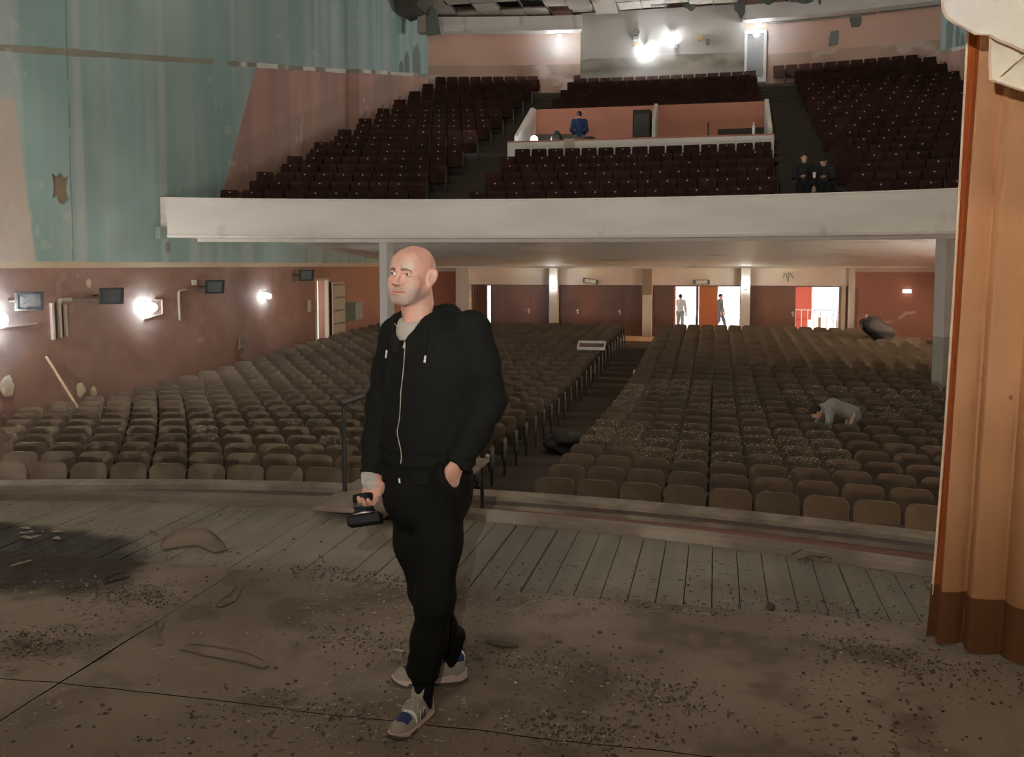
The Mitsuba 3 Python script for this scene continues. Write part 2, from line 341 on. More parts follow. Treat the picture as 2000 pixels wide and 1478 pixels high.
# ---- pit barrier: red curved wall with a double wooden rail, in front of the first row
xs = np.linspace(-12.5, 7.5, 60)
bp = np.stack([xs, arc(8.68, 15.5, xs), 0 * xs], 1)
tk = thing('pit_barrier', 'low curved red wall with a double wooden rail before the first row', 'barrier', kind='structure')
put('panel', sweep(bp, [(-0.05, -1.62), (-0.05, -0.60), (0.05, -0.60), (0.05, -1.62)]), 'pit_red', tk, smooth=30)
put('top_rail', sweep(bp, [(-0.10, -0.555), (-0.10, -0.515), (0.10, -0.5), (0.10, -0.555)]), 'dusty_wood', tk, smooth=30)
put('lower_rail', sweep(bp, [(-0.085, -0.64), (-0.085, -0.60), (0.085, -0.60), (0.085, -0.64)]), 'dusty_wood', tk, smooth=30)
def dusty(p, n, uv):
    b = fbm(p.x * 3.0, p.y * 3.0, p.z * 3.0, 4)
    return mix((0.16, 0.125, 0.095), (0.28, 0.235, 0.185), ss(0.3, 0.7, b))
pmat('dusty_wood', dusty, 0.75, 0.3)

# ---- balcony
def bal_r(k): return 24 + k * 0.9
def bal_y(k): return 23.75 + 0.895 * k
def bal_top(k): return 3.66 + 0.327 * k          # top of the seat backs in row k
NB = 20
fx = np.linspace(XL, XR, 60)
fp = np.stack([fx, arc(22.9, 22.0, fx), 0 * fx], 1)
put('balcony', sweep(fp, [(0.0, 2.40), (-0.02, 2.46), (0, 2.47), (0, 3.34), (-0.03, 3.345), (-0.03, 3.38), (0.16, 3.38), (0.16, 2.40)]), 'paint_white', kind='structure', smooth=25, label='white balcony front across the hall')
# soffit: strip by the lip, then slopes down towards the doors
sv = []
px = np.linspace(XL, XR, 48)
rows = [(23.04, 22.0, 2.40), (24.3, 24, 2.42), (29.2, 30, 2.43), (33.5, 60, 2.10), (39.0, 900, 1.66), (40.02, 900, 1.66)]
X = np.stack([px for _ in rows], 1); Y = np.stack([arc(a, r, px) for a, r, _ in rows], 1); Z = np.stack([np.full_like(px, z) for *_, z in rows], 1)
put('soffit', heightfield(X, Y, Z, True), 'paint_soffit', 'balcony', smooth=20, label='stained underside of the balcony')
lip = np.stack([fx, arc(24.3, 24.0, fx), 0 * fx], 1)
put('lip_beam', sweep(lip, [(0, 2.33), (0, 2.45), (0.14, 2.45), (0.14, 2.33)]), 'paint_soffit', 'balcony', smooth=25)
back = np.stack([px, arc(38.9, 900, px), 0 * px], 1)
put('back_beam', sweep(back, [(0, 1.60), (0, 1.72), (0.2, 1.72), (0.2, 1.60)]), 'paint_soffit', 'balcony', smooth=25)
BOX = (-6.55, 1.62, 28.95, 33.0)                # projection and lighting box cut into the balcony
for k in range(NB + 1):
    z = bal_top(k) - 0.86
    segs = [(XL, XR)] if not (28.3 < bal_y(k) < 33.3) else [(XL, BOX[0] - 0.1), (BOX[1] + 0.1, XR)]
    for a, b in segs:
        x = np.linspace(a, b, 26)
        y_a = arc(bal_y(k) - 0.5, bal_r(k), x) if k else arc(23.0, 22, x)
        y_b = arc(bal_y(k + 1) - 0.5, bal_r(k + 1), x) if k < NB else arc(42.1, 40, x)
        n = len(x); zz = np.full(n, z)
        v = np.concatenate([np.stack([x, y_a, zz - 0.34], 1), np.stack([x, y_a, zz], 1), np.stack([x, y_b + 0.02, zz], 1)])
        f = []
        for i in range(n - 1):
            for r in (0, 1):
                f += [(r * n + i, r * n + i + 1, (r + 1) * n + i + 1), (r * n + i, (r + 1) * n + i + 1, (r + 1) * n + i)]
        put('step', trimesh.Trimesh(v, f, process=False), 'balcony_boards', 'balcony', smooth=20)
    if k < NB:                                   # half steps in the two aisles
        for a, b in ((-7.5, -6.55), (1.62, 2.9)):
            ya = arc(bal_y(k + 1) - 0.9, bal_r(k), (a + b) / 2)
            put('aisle_step', bev(a, b, ya, ya + 0.5, z, z + 0.16, 0.01), 'balcony_boards', 'balcony')
# the box: parapet, rear wall, sloping side walls, floor
tk = thing('balcony_box', 'pink sunken box with a white parapet amid the balcony seats', 'box', kind='structure')
x = np.linspace(BOX[0], BOX[1], 12)
put('parapet', bev(BOX[0], BOX[1], 28.85, 29.0, 4.6, 5.6, 0.015), 'paint_white', tk, label='white parapet')
put('parapet_cap', bev(BOX[0], BOX[1], 28.83, 29.05, 5.6, 5.635, 0.006), 'box_pink', tk)
put('rear_wall', bev(BOX[0] + 0.1, BOX[1] - 0.1, 33.0, 33.18, 4.8, 7.3, 0.015), 'box_pink', tk, label='pink rear wall')
for s, x0, m in ((-1, BOX[0], 'paint_white'), (1, BOX[1] - 0.12, 'paint_white')):
    q = Polygon([(28.9, 4.7), (33.1, 4.7), (33.1, 7.3), (32.6, 7.3), (29.9, 5.95), (29.9, 5.6), (28.9, 5.6)])
    put('side_wall', extr(q, 0.12, 'x', x0), m, tk, label='white sloping side wall')
put('partition', extr(Polygon([(31.6, 4.8), (33.0, 4.8), (33.0, 7.3), (32.7, 7.3), (31.6, 6.6)]), 0.12, 'x', -2.2), 'paint_white', tk, label='short white partition')
put('box_floor', bx(BOX[0], BOX[1], 29.0, 33.0, 4.75, 4.95), 'balcony_boards', tk)

# ---- columns under the balcony
def column(px_, X, Y, s, rot, lab):
    m = bev(-s / 2, s / 2, -s / 2, s / 2, 0, 4.6, 0.01); m.apply_translation((0, 0, 0))
    z0 = float(stalls_z(Y + (X - XC) ** 2 / 56))
    c = thing('column', lab, 'column', kind='structure')
    put('shaft', m, 'column_paint', c, to_world=M((X, Y, z0), rot))
column(0, -9.25, 25.1, 0.30, 22 + 45, 'square column, white over grey, standing behind the man to the left')
column(0, 5.25, 21.9 + 1.4, 0.36, -13 + 40, 'square column, white over grey, next to the curtain')

# ---- stage: kerb, apron planks, dirty main boards
xs = np.linspace(-9, 4.8, 60)
kp = np.stack([xs, arc(6.02, 12.0, xs), 0 * xs], 1)
tk = thing('stage_kerb', 'dusty curved kerb along the edge of the stage', 'kerb', kind='structure')
put('kerb_face', sweep(kp, [(-0.03, -0.02), (-0.03, 0.045), (-0.022, 0.052), (0.07, 0.058), (0.08, 0.05), (0.08, -0.02)]), 'dusty_wood', tk, smooth=25)
put('fascia', sweep(kp, [(0.0, -1.62), (0.0, -0.03), (0.06, -0.03), (0.06, -1.62)]), 'pit_red', tk, smooth=25)

def apron_c(p, n, uv):
    b = fbm(p.x * 1.3, p.y * 1.3, 2.0, 4); g = fbm(p.x * 22.0, p.y * 1.2, 4.0, 3)
    r = mikit.cell_rand(dr.floor(p.x / 0.142 + 0.5), 3.0)
    c = mix((0.185, 0.165, 0.13), (0.25, 0.226, 0.182), ss(0.3, 0.7, b)) * (0.86 + 0.14 * r) * (0.9 + 0.2 * g)
    dirt = ss(0.0, 1.0, (4.95 - p.y) / 0.6 + (fbm(p.x * 2.2, p.y * 2.2, 9.0, 4) - 0.5) * 2.2)
    c = mix(c, (0.13, 0.098, 0.073), dirt * 0.9)
    wet = ss(1.05, 0.75, dr.sqrt(dr.square((p.x + 4.75) / 1.5) + dr.square((p.y - 4.75) / 0.5)) + 0.5 * (fbm(p.x * 3, p.y * 3, 1.0, 4) - 0.5))
    c = mix(c, (0.018, 0.013, 0.010), wet * 0.92)
    sp = ss(0.82, 0.87, noise(p.x * 50, p.y * 50, 3.0)) * ss(0.5, 0.62, noise(p.x * 2.1, p.y * 2.1, 5.0))
    c = mix(c, (0.05, 0.038, 0.028), sp * 0.7)
    return c
def dirt_c(p, n, uv):
    b = fbm(p.x * 0.9, p.y * 0.9, 2.0, 5); d = fbm(p.x * 4.0, p.y * 4.0, 7.0, 4)
    c = mix((0.135, 0.105, 0.078), (0.225, 0.18, 0.14), ss(0.3, 0.7, b))
    c = mix(c, (0.065, 0.047, 0.033), ss(0.5, 0.75, d) * 0.55)
    c = mix(c, (0.20, 0.165, 0.13), ss(0.62, 0.8, fbm(p.x * 2.0, p.y * 2.0, 21.0, 4)) * 0.5)
    wet = ss(1.05, 0.72, dr.sqrt(dr.square((p.x + 4.6) / 1.8) + dr.square((p.y - 4.5) / 0.7)) + 0.6 * (fbm(p.x * 3, p.y * 3, 1.0, 4) - 0.5))
    c = mix(c, (0.02, 0.014, 0.010), wet * 0.9)
    sp = ss(0.82, 0.87, noise(p.x * 55, p.y * 55, 3.0)) * ss(0.45, 0.6, noise(p.x * 1.7, p.y * 1.7, 5.0))
    c = mix(c, (0.045, 0.034, 0.025), sp * 0.7)
    pale = ss(0.86, 0.90, noise(p.x * 75, p.y * 75, 13.0)) * ss(0.5, 0.62, noise(p.x * 1.5, p.y * 1.5, 15.0))
    return mix(c, (0.30, 0.26, 0.21), pale * 0.7)
def dirt_b(p, n, uv): return 0.010 * fbm(p.x * 5.0, p.y * 5.0, 3.0, 5) + 0.006 * fbm(p.x * 24.0, p.y * 24.0, 5.0, 3)
pmat('apron_boards', apron_c, 0.75, 0.3)
pmat('dirty_boards', dirt_c, 0.85, 0.25, dirt_b, 1.0)
put('floor_stage', bx(-9.2, 5, -7, 5.3, -0.3, -0.035), 'void', kind='structure', label='stage floor, painted planks along the edge and dirty boards before them')
put('floor_edge', extr(Polygon([(a, b) for a, b in zip(xs, arc(6.0, 12.0, xs))] + [(4.8, 4.5), (-9, 4.5)]), 0.2, 'z', -0.25), 'void', 'floor_stage')
rng = np.random.default_rng(8)
APY = lambda x: 4.74 + 0.035 * math.sin(x * 2.1)
for i in range(-46, 20):
    x0 = i * 0.142
    ya, yb = 4.55, float(arc(6.0, 12.0, x0 + 0.07))
    cuts = [ya, yb] if i % 3 else [ya, 5.25 + 0.2 * rng.uniform(-1, 1), yb]
    wide = rng.random() < 0.16
    g0 = 0.008 if wide else 0.0025
    for a, b in zip(cuts[:-1], cuts[1:]):
        m = bev(x0 + g0, x0 + 0.142 - 0.002, a + 0.002, b - 0.001, -0.04, 0.0, 0.0025)
        m.vertices[:, 2] += rng.uniform(-0.002, 0.002)
        if b < yb - 0.01 or len(cuts) == 2: pass
        put('plank', m, 'apron_boards', 'floor_stage')
# the main boards: large sheets with open seams
sx = [-9.0, -2.62, 4.8]; sy = [-6.9, 0.4, 3.2, 4.66]
for i in range(len(sx) - 1):
    for j in range(len(sy) - 1):
        if sy[j + 1] < 0.3: 
            put('sheet', bx(sx[i] + 0.004, sx[i + 1] - 0.004, sy[j] + 0.004, sy[j + 1] - 0.004, -0.03, 0.002), 'dirty_boards', 'floor_stage'); continue
        nx, ny = max(2, int((sx[i + 1] - sx[i]) / 0.045)), max(2, int((sy[j + 1] - sy[j]) / 0.045))
        gx, gy = np.meshgrid(np.linspace(sx[i] + 0.003, sx[i + 1] - 0.003, nx), np.linspace(sy[j] + 0.003, sy[j + 1] - 0.003, ny), indexing='ij')
        P = np.stack([gx, gy, 0 * gx], -1)
        gz = 0.002 + 0.010 * (meshkit.fbm(P * 1.6, 4, 3) - 0.5) + 0.008 * (meshkit.fbm(P * 5.0, 3, 9) - 0.5)
        dx = np.minimum(gx - sx[i], sx[i + 1] - gx); dy = np.minimum(gy - sy[j], sy[j + 1] - gy)
        lift = np.exp(-np.minimum(dx, dy) / 0.12) * 0.012 * meshkit.noise(P * 2.0 + 5 * i, 6)
        put('sheet', heightfield(gx, gy, gz + lift), 'dirty_boards', 'floor_stage', smooth=True)
# ================================================================== seats
def rounded_panel(w, h, t, r, nx=8, curve=0.0, lean=0.0, r_low=None):
    "a curved panel standing in x-z, front face towards -y; grid of quads with rounded upper corners and a thin edge"
    r_low = r if r_low is None else r_low
    out = []
    for (cx, cz, rr, a0) in ((w / 2 - r, h - r, r, 0), (-w / 2 + r, h - r, r, 90), (-w / 2 + r_low, r_low, r_low, 180), (w / 2 - r_low, r_low, r_low, 270)):
        for a in np.linspace(a0, a0 + 90, 4): out.append((cx + rr * math.cos(math.radians(a)), cz + rr * math.sin(math.radians(a))))
    out = np.array(out); c = np.array([0, h / 2])
    rings = [c + (out - c) * s for s in (0.5, 0.93, 1.0)]
    v, f = [], []
    def y_of(q, front):
        return curve * (1 - (2 * q[:, 0] / w) ** 2) + lean * q[:, 1] + (0 if front else t)
    n = len(out)
    inset = [0.0, 0.0, 0.004]
    V = []
    for front in (1, 0):
        for q, ins in zip(rings, inset):
            y = y_of(q, front) + (ins if front else -ins)
            V.append(np.stack([q[:, 0], y, q[:, 1]], 1))
        q = c[None]; V.append(np.stack([q[:, 0], y_of(q, front), q[:, 1]], 1))
    V = np.vstack(V); base = 3 * n + 1
    for s in (0, 1):
        o = s * base
        for i in range(n):
            j = (i + 1) % n
            tri = [(o + i, o + j, o + 3 * n)]
            for k in (0, 1):
                tri += [(o + k * n + i, o + (k + 1) * n + i, o + (k + 1) * n + j), (o + k * n + i, o + (k + 1) * n + j, o + k * n + j)]
            f += tri if s == 0 else [x[::-1] for x in tri]
    for i in range(n):
        j = (i + 1) % n
        a, b = 2 * n + i, 2 * n + j
        f += [(a, base + a, base + b), (a, base + b, b)]
    m = trimesh.Trimesh(V, f, process=False)
    if m.volume < 0: m.invert()
    return m
# stalls seat: plywood back, tip-up seat, one standard with arm rest
def place_local(m, z, y=0.0): m = m.copy(); m.apply_translation((0, y, z)); return m
S_BACK = place_local(rounded_panel(0.468, 0.44, 0.026, 0.09, curve=0.04, lean=0.15, r_low=0.03), 0.42)
S_SEAT = place_local(rounded_panel(0.42, 0.26, 0.03, 0.06, curve=0.01, lean=0.10), 0.36, -0.10)
S_FRAME = cat_([bev(-0.018, 0.018, -0.22, 0.10, 0.28, 0.60, 0.006), bev(-0.015, 0.015, -0.08, 0.03, 0.0, 0.30, 0.005), bev(-0.018, 0.018, -0.24, 0.08, 0.60, 0.63, 0.008)])
S_FRAME.apply_translation((0.246, 0, 0))
S_DICT = {}
def wood(base, spots):
    def fn(p, n, uv):
        g = fbm(p.x * 4.0, p.y * 4.0, p.z * 40.0, 3)
        r = mikit.cell_rand(dr.floor(p.x * 2.1), dr.floor(p.y * 1.1), 5.0)
        c = C3(*base) * (0.72 + 0.3 * g + 0.3 * r)
        if spots:
            s = ss(0.70, 0.78, noise(p.x * 60, p.y * 30, p.z * 60)) * ss(0.35, 0.6, noise(p.x * 1.6, p.y * 1.2, 3.0))
            c = mix(c, (0.36, 0.33, 0.28), s * 0.85)
        return c
    return fn
pmat('seat_ply', wood((0.076, 0.053, 0.031), False), 0.55, 0.25)
pmat('seat_ply_spotted', wood((0.080, 0.057, 0.035), True), 0.6, 0.25)
mat('seat_iron', (0.035, 0.030, 0.024), 0.6)
pmat('seat_plush', lambda p, n, uv: C3(0.040, 0.0155, 0.0115) * (0.6 + 0.8 * mikit.cell_rand(dr.floor(p.x * 2.0), dr.floor(p.y * 1.12), 2.0) * fbm(p.x * 6, p.y * 6, p.z * 6)), 0.85, 0.2)
mat('seat_back_board', (0.30, 0.20, 0.14), 0.5)
mat('plate_white', (0.62, 0.60, 0.55), 0.5); mat('plate_dull', (0.30, 0.27, 0.23), 0.5)
for nm, m in (('ply', 'seat_ply'), ('spot', 'seat_ply_spotted')):
    S_DICT[nm] = {'backrest': mikit.ply(S_BACK, m, smooth=35), 'seat': mikit.ply(S_SEAT, m, smooth=35)}
S_DICT['frame'] = mikit.ply(S_FRAME, 'seat_iron')
# balcony seat: plush back with a number plate, tip-up seat, standard
B_BACK = place_local(rounded_panel(0.46, 0.50, 0.06, 0.04, curve=0.02, lean=0.20, r_low=0.02), 0.36)
B_SEAT = place_local(rounded_panel(0.43, 0.34, 0.09, 0.05, curve=0.0, lean=0.12), 0.30, -0.13)
B_PLATE = trimesh.creation.cylinder(0.022, 0.008, sections=12)
B_PLATE.apply_transform(trimesh.transformations.rotation_matrix(math.pi / 2, (1, 0, 0))); B_PLATE.apply_translation((0, 0.095, 0.80))
B_FRAME = cat_([bev(-0.018, 0.018, -0.26, 0.10, 0.0, 0.56, 0.006), bev(-0.021, 0.021, -0.28, 0.08, 0.56, 0.60, 0.008)]); B_FRAME.apply_translation((0.255, 0, 0))
B_DICT = {'backrest': mikit.ply(B_BACK, 'seat_plush', smooth=35), 'seat': mikit.ply(B_SEAT, 'seat_plush', smooth=35),
          'number_plate': mikit.ply(B_PLATE, 'plate_dull'), 'frame': mikit.ply(B_FRAME, 'seat_iron')}
B_LOW = B_BACK
def to_pix(p):
    d = np.asarray(p, float) - EYE; z = d @ FWD
    return 1000 + FOC * (d @ RGT) / z, PPY - FOC * (d @ UPV) / z, z

def row_xs(y0, r, a, b, pitch, off=0.0):
    "seat centres along a row's arc between the abscissae a and b"
    n = int((b - a) / pitch); gap = (b - a - n * pitch) / 2
    return [a + gap + (i + 0.5) * pitch for i in range(n)]
stalls = []                                     # (row, block, x, y, z, rot, index in the row)
NR = 29
for r in range(NR):
    y0 = 10.45 + 0.9 * r
    rlim = 7.7 if y0 < 30.0 else max(5.6, 7.7 - (y0 - 30.0) * 0.42)
    for blk, a, b in (('left', -12.95, -3.42), ('right', -2.08, rlim)):
        xs_ = row_xs(y0, 28, a, b, 0.5)
        if blk == 'right':  xs_ = [a + 0.26 + 0.5 * i for i in range(int((b - a) / 0.5))]
        else: xs_ = [b - 0.26 - 0.5 * i for i in range(int((b - a) / 0.5))][::-1]
        for i, x in enumerate(xs_):
            y = float(arc(y0, 28, x)); rot = math.degrees(math.atan(-(x - XC) / 28))
            if min(math.hypot(x + 9.25, y - 25.1), math.hypot(x - 5.25, y - 23.3)) < 0.62: continue
            stalls.append((r, blk, x, y, float(stalls_z(y0)), rot, i))
balc = []
for k in range(NB + 1):
    for blk, a, b in (('left', -12.75, -7.5), ('middle', -6.5, 1.6), ('right', 2.9, 8.3)):
        if blk == 'middle' and 28.3 < bal_y(k) < 33.7: continue
        if k == NB and blk == 'right': a = 1.95
        bb = b if blk != 'left' else b
        for i, x in enumerate(row_xs(0, 0, a + (0.25 if k % 2 else 0), bb - (0 if k % 2 else 0.25), 0.51)):
            y = float(arc(bal_y(k), bal_r(k), x)); rot = math.degrees(math.atan(-(x - XC) / bal_r(k)))
            balc.append((k, blk, x, y, bal_top(k) - 0.86, rot, i))
def visible(s, ztop):
    u, v, d = to_pix((s[2], s[3], s[4] + ztop))
    if not (-30 < u < 1870 and 0 < v < 1100): return False
    if 755 < u < 935 and v > 600: return False          # behind the man
    return True
def emit(seats, dicts, name, catg, group, ztop, describe, stuff_name, stuff_label, mats, pick):
    rows = {}
    for s in seats:
        if visible(s, ztop): rows.setdefault((s[0], s[1]), []).append(s)
    order = sorted(rows, key=lambda q: min(to_pix((s[2], s[3], s[4]))[2] for s in rows[q]))
    chosen = []
    for q in order:
        room = 300 - len(chosen)
        if room <= 0: break
        chosen += sorted(rows[q], key=lambda s: s[2])[:room]
    cs = set(map(id, chosen)); rank = {}
    for s in chosen:
        q = (s[0], s[1]); rank[q] = rank.get(q, 0) + 1
        k = thing(name, describe(s, rank[q]), catg, group(s))
        tw = M((s[2], s[3], s[4]), s[5])
        for part, d in dicts(s).items():
            put(part, d, None, k, to_world=tw)
    rest = [s for s in seats if id(s) not in cs and -60 < to_pix((s[2], s[3], s[4] + ztop))[0] < 2060]
    for part, (mesh, m) in mats.items():
        v0, f0 = np.array(mesh.vertices), np.array(mesh.faces); V, Fc = [], []
        sm = trimesh.graph.smooth_shade(mesh, angle=math.radians(35), facet_minarea=None); v0, f0 = np.array(sm.vertices), np.array(sm.faces)
        sel = [s for s in rest if pick(part, s)]
        for i, s in enumerate(sel):
            a = math.radians(s[5]); c, d = math.cos(a), math.sin(a)
            w = v0 @ np.array([[c, d, 0], [-d, c, 0], [0, 0, 1]]) + np.array([s[2], s[3], s[4]])
            V.append(w); Fc.append(f0 + i * len(v0))
        put(stuff_name if part == 'backrests' else stuff_name, trimesh.Trimesh(np.vstack(V), np.vstack(Fc), process=False), m, kind='stuff', smooth=True,
            label=f'{stuff_label}, their {part}', cat=catg)
def spotted(s):
    return (s[1] == 'right' and 3 <= s[0] <= 6 and 2.0 > s[2] > -2.2) or (s[1] == 'right' and 9 <= s[0] <= 13) or meshkit.noise(np.array([[s[2] * 1.1, s[3] * 1.1, 0.5]]))[0] > 0.72
def st_parts(s):
    d = dict(S_DICT['spot' if spotted(s) else 'ply']); d['frame'] = S_DICT['frame']; return d
def st_label(s, n):
    if s[1] == 'right':
        return f'brown plywood seat, {ORD[n - 1]} from the aisle, {ORD[s[0]]} row of the right stalls'
    return f'brown plywood seat, {ORD[n - 1]} in view from the left, {ORD[s[0]]} row of the left stalls'
emit(stalls, st_parts, 'theatre_seat', 'seat', lambda s: f'seats in the {ORD[s[0]]} row of the {s[1]} stalls', 0.8, st_label, 'stalls_seating',
     'rows of brown plywood seats farther back in the stalls', {'backrests': (S_BACK, 'seat_ply'), 'tip-up pans': (S_SEAT, 'seat_ply'), 'iron frames': (S_FRAME, 'seat_iron')}, lambda part, s: True)
def bl_label(s, n):
    w = {'left': 'from the left wall', 'middle': 'from the left, middle block', 'right': 'from the aisle, right block'}[s[1]]
    return f'dark red balcony seat, {ORD[n - 1]} {w}, {ORD[s[0]]} row'
rng = np.random.default_rng(12)
noplate = {id(s) for s in balc if rng.random() < 0.22}
def bl_parts(s):
    d = dict(B_DICT)
    if id(s) in noplate: d.pop('number_plate')
    return d
emit(balc, bl_parts, 'balcony_seat', 'seat', lambda s: f'balcony seats in row {s[0] + 1} of the {s[1]} block', 0.85, bl_label, 'balcony_seating',
     'dark red seats in the upper balcony rows', {'backrests': (B_BACK, 'seat_plush'), 'number plates': (B_PLATE, 'plate_dull'), 'frames': (B_FRAME, 'seat_iron'), 'tip-up pans': (B_SEAT, 'seat_plush')},
     lambda part, s: part != 'number plates' or (id(s) not in noplate and s[0] < 13))
# ================================================================== lamps and daylight
def emitter(c): return {'type': 'area', 'radiance': rgb(c)}
# round fill lights added in the auditorium ceiling for soft ambient light (out of frame)
for i, (x, y) in enumerate(((-10, 11.0), (-2.5, 11.0), (5, 11.0), (-10, 20.0), (-2.5, 20.0), (5, 20.0), (-8, 30.0), (3, 30.0))):
    where = ['left of the first row', 'middle of the first row', 'right of the first row', 'left of the second row', 'middle of the second row', 'right of the second row', 'left of the back row', 'right of the back row'][i]
    k = thing('ceiling_fill', 'added unseen fill light in the hall ceiling, ' + where, 'lamp')
    put('fill_rim', trimesh.creation.annulus(0.75, 0.9, 0.15, transform=trimesh.transformations.translation_matrix((x, y, 12.69))), 'paint_white', k)
    d = trimesh.creation.cylinder(0.75, 0.04, sections=24); d.apply_translation((x, y, 12.70))
    put('diffuser', d, 'paint_white', k, emitter=emitter([HOUSE_FILL * 1.0, HOUSE_FILL * 0.89, HOUSE_FILL * 0.72]))
k = thing('stage_fill', 'added unseen fill light hanging over the stage behind the camera', 'lamp')  # unseen panel added to brighten the stage floor
put('fill_housing', bev(-1.8, -0.2, -3.4, -2.6, 5.6, 5.85, 0.03), 'black_paint', k)
put('diffuser', bx(-1.7, -0.3, -3.3, -2.7, 5.57, 5.59), 'paint_white', k, emitter=emitter([STAGE_FILL, STAGE_FILL * 0.88, STAGE_FILL * 0.70]))
# foyer behind the doors: bright windows, pale floor and walls
k = thing('foyer', 'bright foyer seen through the open doors', 'room', kind='structure')
mat('foyer_pale', (0.75, 0.73, 0.70), 0.8); mat('foyer_red', (0.55, 0.12, 0.08), 0.7)
put('foyer_floor', bx(-13, 9, 40.3, 52, -1.5, -1.36), 'foyer_pale', k)
put('foyer_ceiling', bx(-13, 9, 40.3, 52, 2.4, 2.6), 'foyer_pale', k)
put('foyer_wall', cat_([bx(-13, 9, 52, 52.2, -1.5, 2.6), bx(-13.2, -13, 40.3, 52, -1.5, 2.6), bx(9, 9.2, 40.3, 52, -1.5, 2.6)]), 'foyer_pale', k)
for i in range(7):
    a = -12.5 + 3.05 * i
    w = put('window', bx(a, a + 2.7, 51.9, 51.95, -1.2, 2.2), 'foyer_pale', k, emitter=emitter([DAY, DAY * 1.02, DAY * 1.05]))
# ================================================================== doors
pmat('door_wood', lambda p, n, uv: mix((0.055, 0.024, 0.014), (0.10, 0.042, 0.024), fbm(p.x * 3.0, p.y * 3.0, p.z * 0.8, 4)), 0.34, 0.35)
mat('door_orange', (0.34, 0.10, 0.035), 0.45)
mat('brass', (0.75, 0.62, 0.42), 0.3, 0.8)
mat('steel', (0.55, 0.54, 0.52), 0.4, 0.7)
mat('old_cream', (0.44, 0.37, 0.28), 0.7)
def leaf(door, x0, x1, m='door_wood', y=39.98, hinge=None, swing=0.0, handle=None, label=None, seal=False):
    w = x1 - x0
    g = bev(0.0015, w - 0.0015 + (0.02 if seal else 0), 0.0, 0.05, -1.35, 0.82, 0.004)
    tw = M((x0, y, 0), swing) if hinge != 'right' else M((x1, y, 0), swing) @ T().translate([-w, 0, 0])
    k = put('leaf', g, m, door, label=label, to_world=tw)
    put('stile', bev(0.05, 0.09, -0.006, 0.0, -1.2, 0.72, 0.002), m, k, to_world=tw)
    if handle is not None:
        hx = 0.09 if handle < 0 else w - 0.09
        h = cat_([bev(hx - 0.02, hx + 0.02, -0.012, 0.0, -0.42, -0.20, 0.003), tube([(hx, -0.01, -0.26), (hx, -0.055, -0.26), (hx - 0.09 * handle, -0.055, -0.27)], 0.012)])
        put('handle', h, 'steel', k, to_world=tw, smooth=40)
def door_frame(door, a, b):
    put('frame', cat_([bx(a, a + 0.05, 39.96, 40.2, -1.36, 0.86), bx(b - 0.05, b, 39.96, 40.2, -1.36, 0.86), bx(a, b, 39.96, 40.2, 0.81, 0.86)]), 'door_wood', door)
d1 = thing('door_1', 'reddish brown double doors left of the first pillar, ajar with a bright gap', 'door', kind='structure'); door_frame(d1, *DB[0])
leaf(d1, -10.6, -9.98, handle=None, swing=-6); leaf(d1, -9.84, -8.0, handle=1); leaf(d1, -8.0, -7.19)
d2 = thing('door_2', 'closed dark brown doors between the first two pillars', 'door', kind='structure'); door_frame(d2, *DB[1])
for a, b, h in ((-6.73, -5.82, 1), (-5.82, -4.87, None), (-4.87, -3.98, 1), (-3.98, -3.1, None)): leaf(d2, a, b, handle=h, seal=b < -3.5)
put('backing', bx(-6.73, -3.1, 40.04, 40.08, -1.35, 0.82), 'door_wood', d2)
d3 = thing('door_3', 'doors right of the bare pillar, wide open to the bright foyer on both sides of an orange leaf', 'door', kind='structure'); door_frame(d3, *DB[2])
leaf(d3, -2.63, -1.76, handle=None); leaf(d3, -0.72, 0.06, 'door_orange', label='orange-brown open leaf', y=40.02)
put('leaf', bev(-1.78, -1.70, 39.96, 40.9, -1.35, 0.82, 0.006), 'door_orange', d3); put('leaf', bev(-0.84, -0.74, 39.96, 40.1, -1.35, 0.82, 0.006), 'door_wood', d3)
d4 = thing('door_4', 'glossy dark brown doors with the right leaf open to the street light', 'door', kind='structure'); door_frame(d4, *DB[3])
leaf(d4, 1.43, 3.22, handle=1); put('leaf', bev(4.93, 5.03, 39.94, 40.7, -1.35, 0.82, 0.006), 'door_wood', d4, label='dark leaf folded back')
put('jamb', bev(5.02, 5.2, 39.93, 40.2, -1.36, 0.86, 0.008), 'old_cream', d4)
# pillars between the bays
mat('bare_concrete', (0.27, 0.205, 0.145), 0.85)
def pillar(x0, x1, lab, m='paint_cream'):
    k = thing('pillar', lab, 'pillar', kind='structure')
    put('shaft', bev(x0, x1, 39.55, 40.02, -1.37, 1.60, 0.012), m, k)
    return k
pillar(-11.34, -10.72, 'cream pillar at the left end of the doors, behind the man')
pillar(-7.12, -6.74, 'cream pillar with the first lit sconce')
kq = pillar(-3.08, -2.68, 'unlit pillar of stained plaster at the end of the aisle', 'paint_cream')
put('stain', bx(-3.085, -2.675, 39.54, 39.56, 0.45, 1.55), 'bare_concrete', kq, label='bare patch at the top')
pillar(0.99, 1.38, 'cream pillar with the second lit sconce')
pillar(5.28, 5.5, 'narrow cream jamb where the red wall begins')
def sconce(x, lab):
    k = thing('sconce', lab, 'lamp')
    put('mount', bev(x - 0.06, x + 0.06, 39.50, 39.56, 0.70, 1.0, 0.01), 'brass', k)
    put('shade', trimesh.creation.cylinder(0.085, 0.26, sections=16, transform=trimesh.transformations.translation_matrix((x, 39.42, 0.90))), 'plate_white', k, emitter=emitter(SCONCE))
sconce(-6.93, 'lit wall sconce on the first pillar from the left'); sconce(1.18, 'lit wall sconce on the pillar right of the open doors')
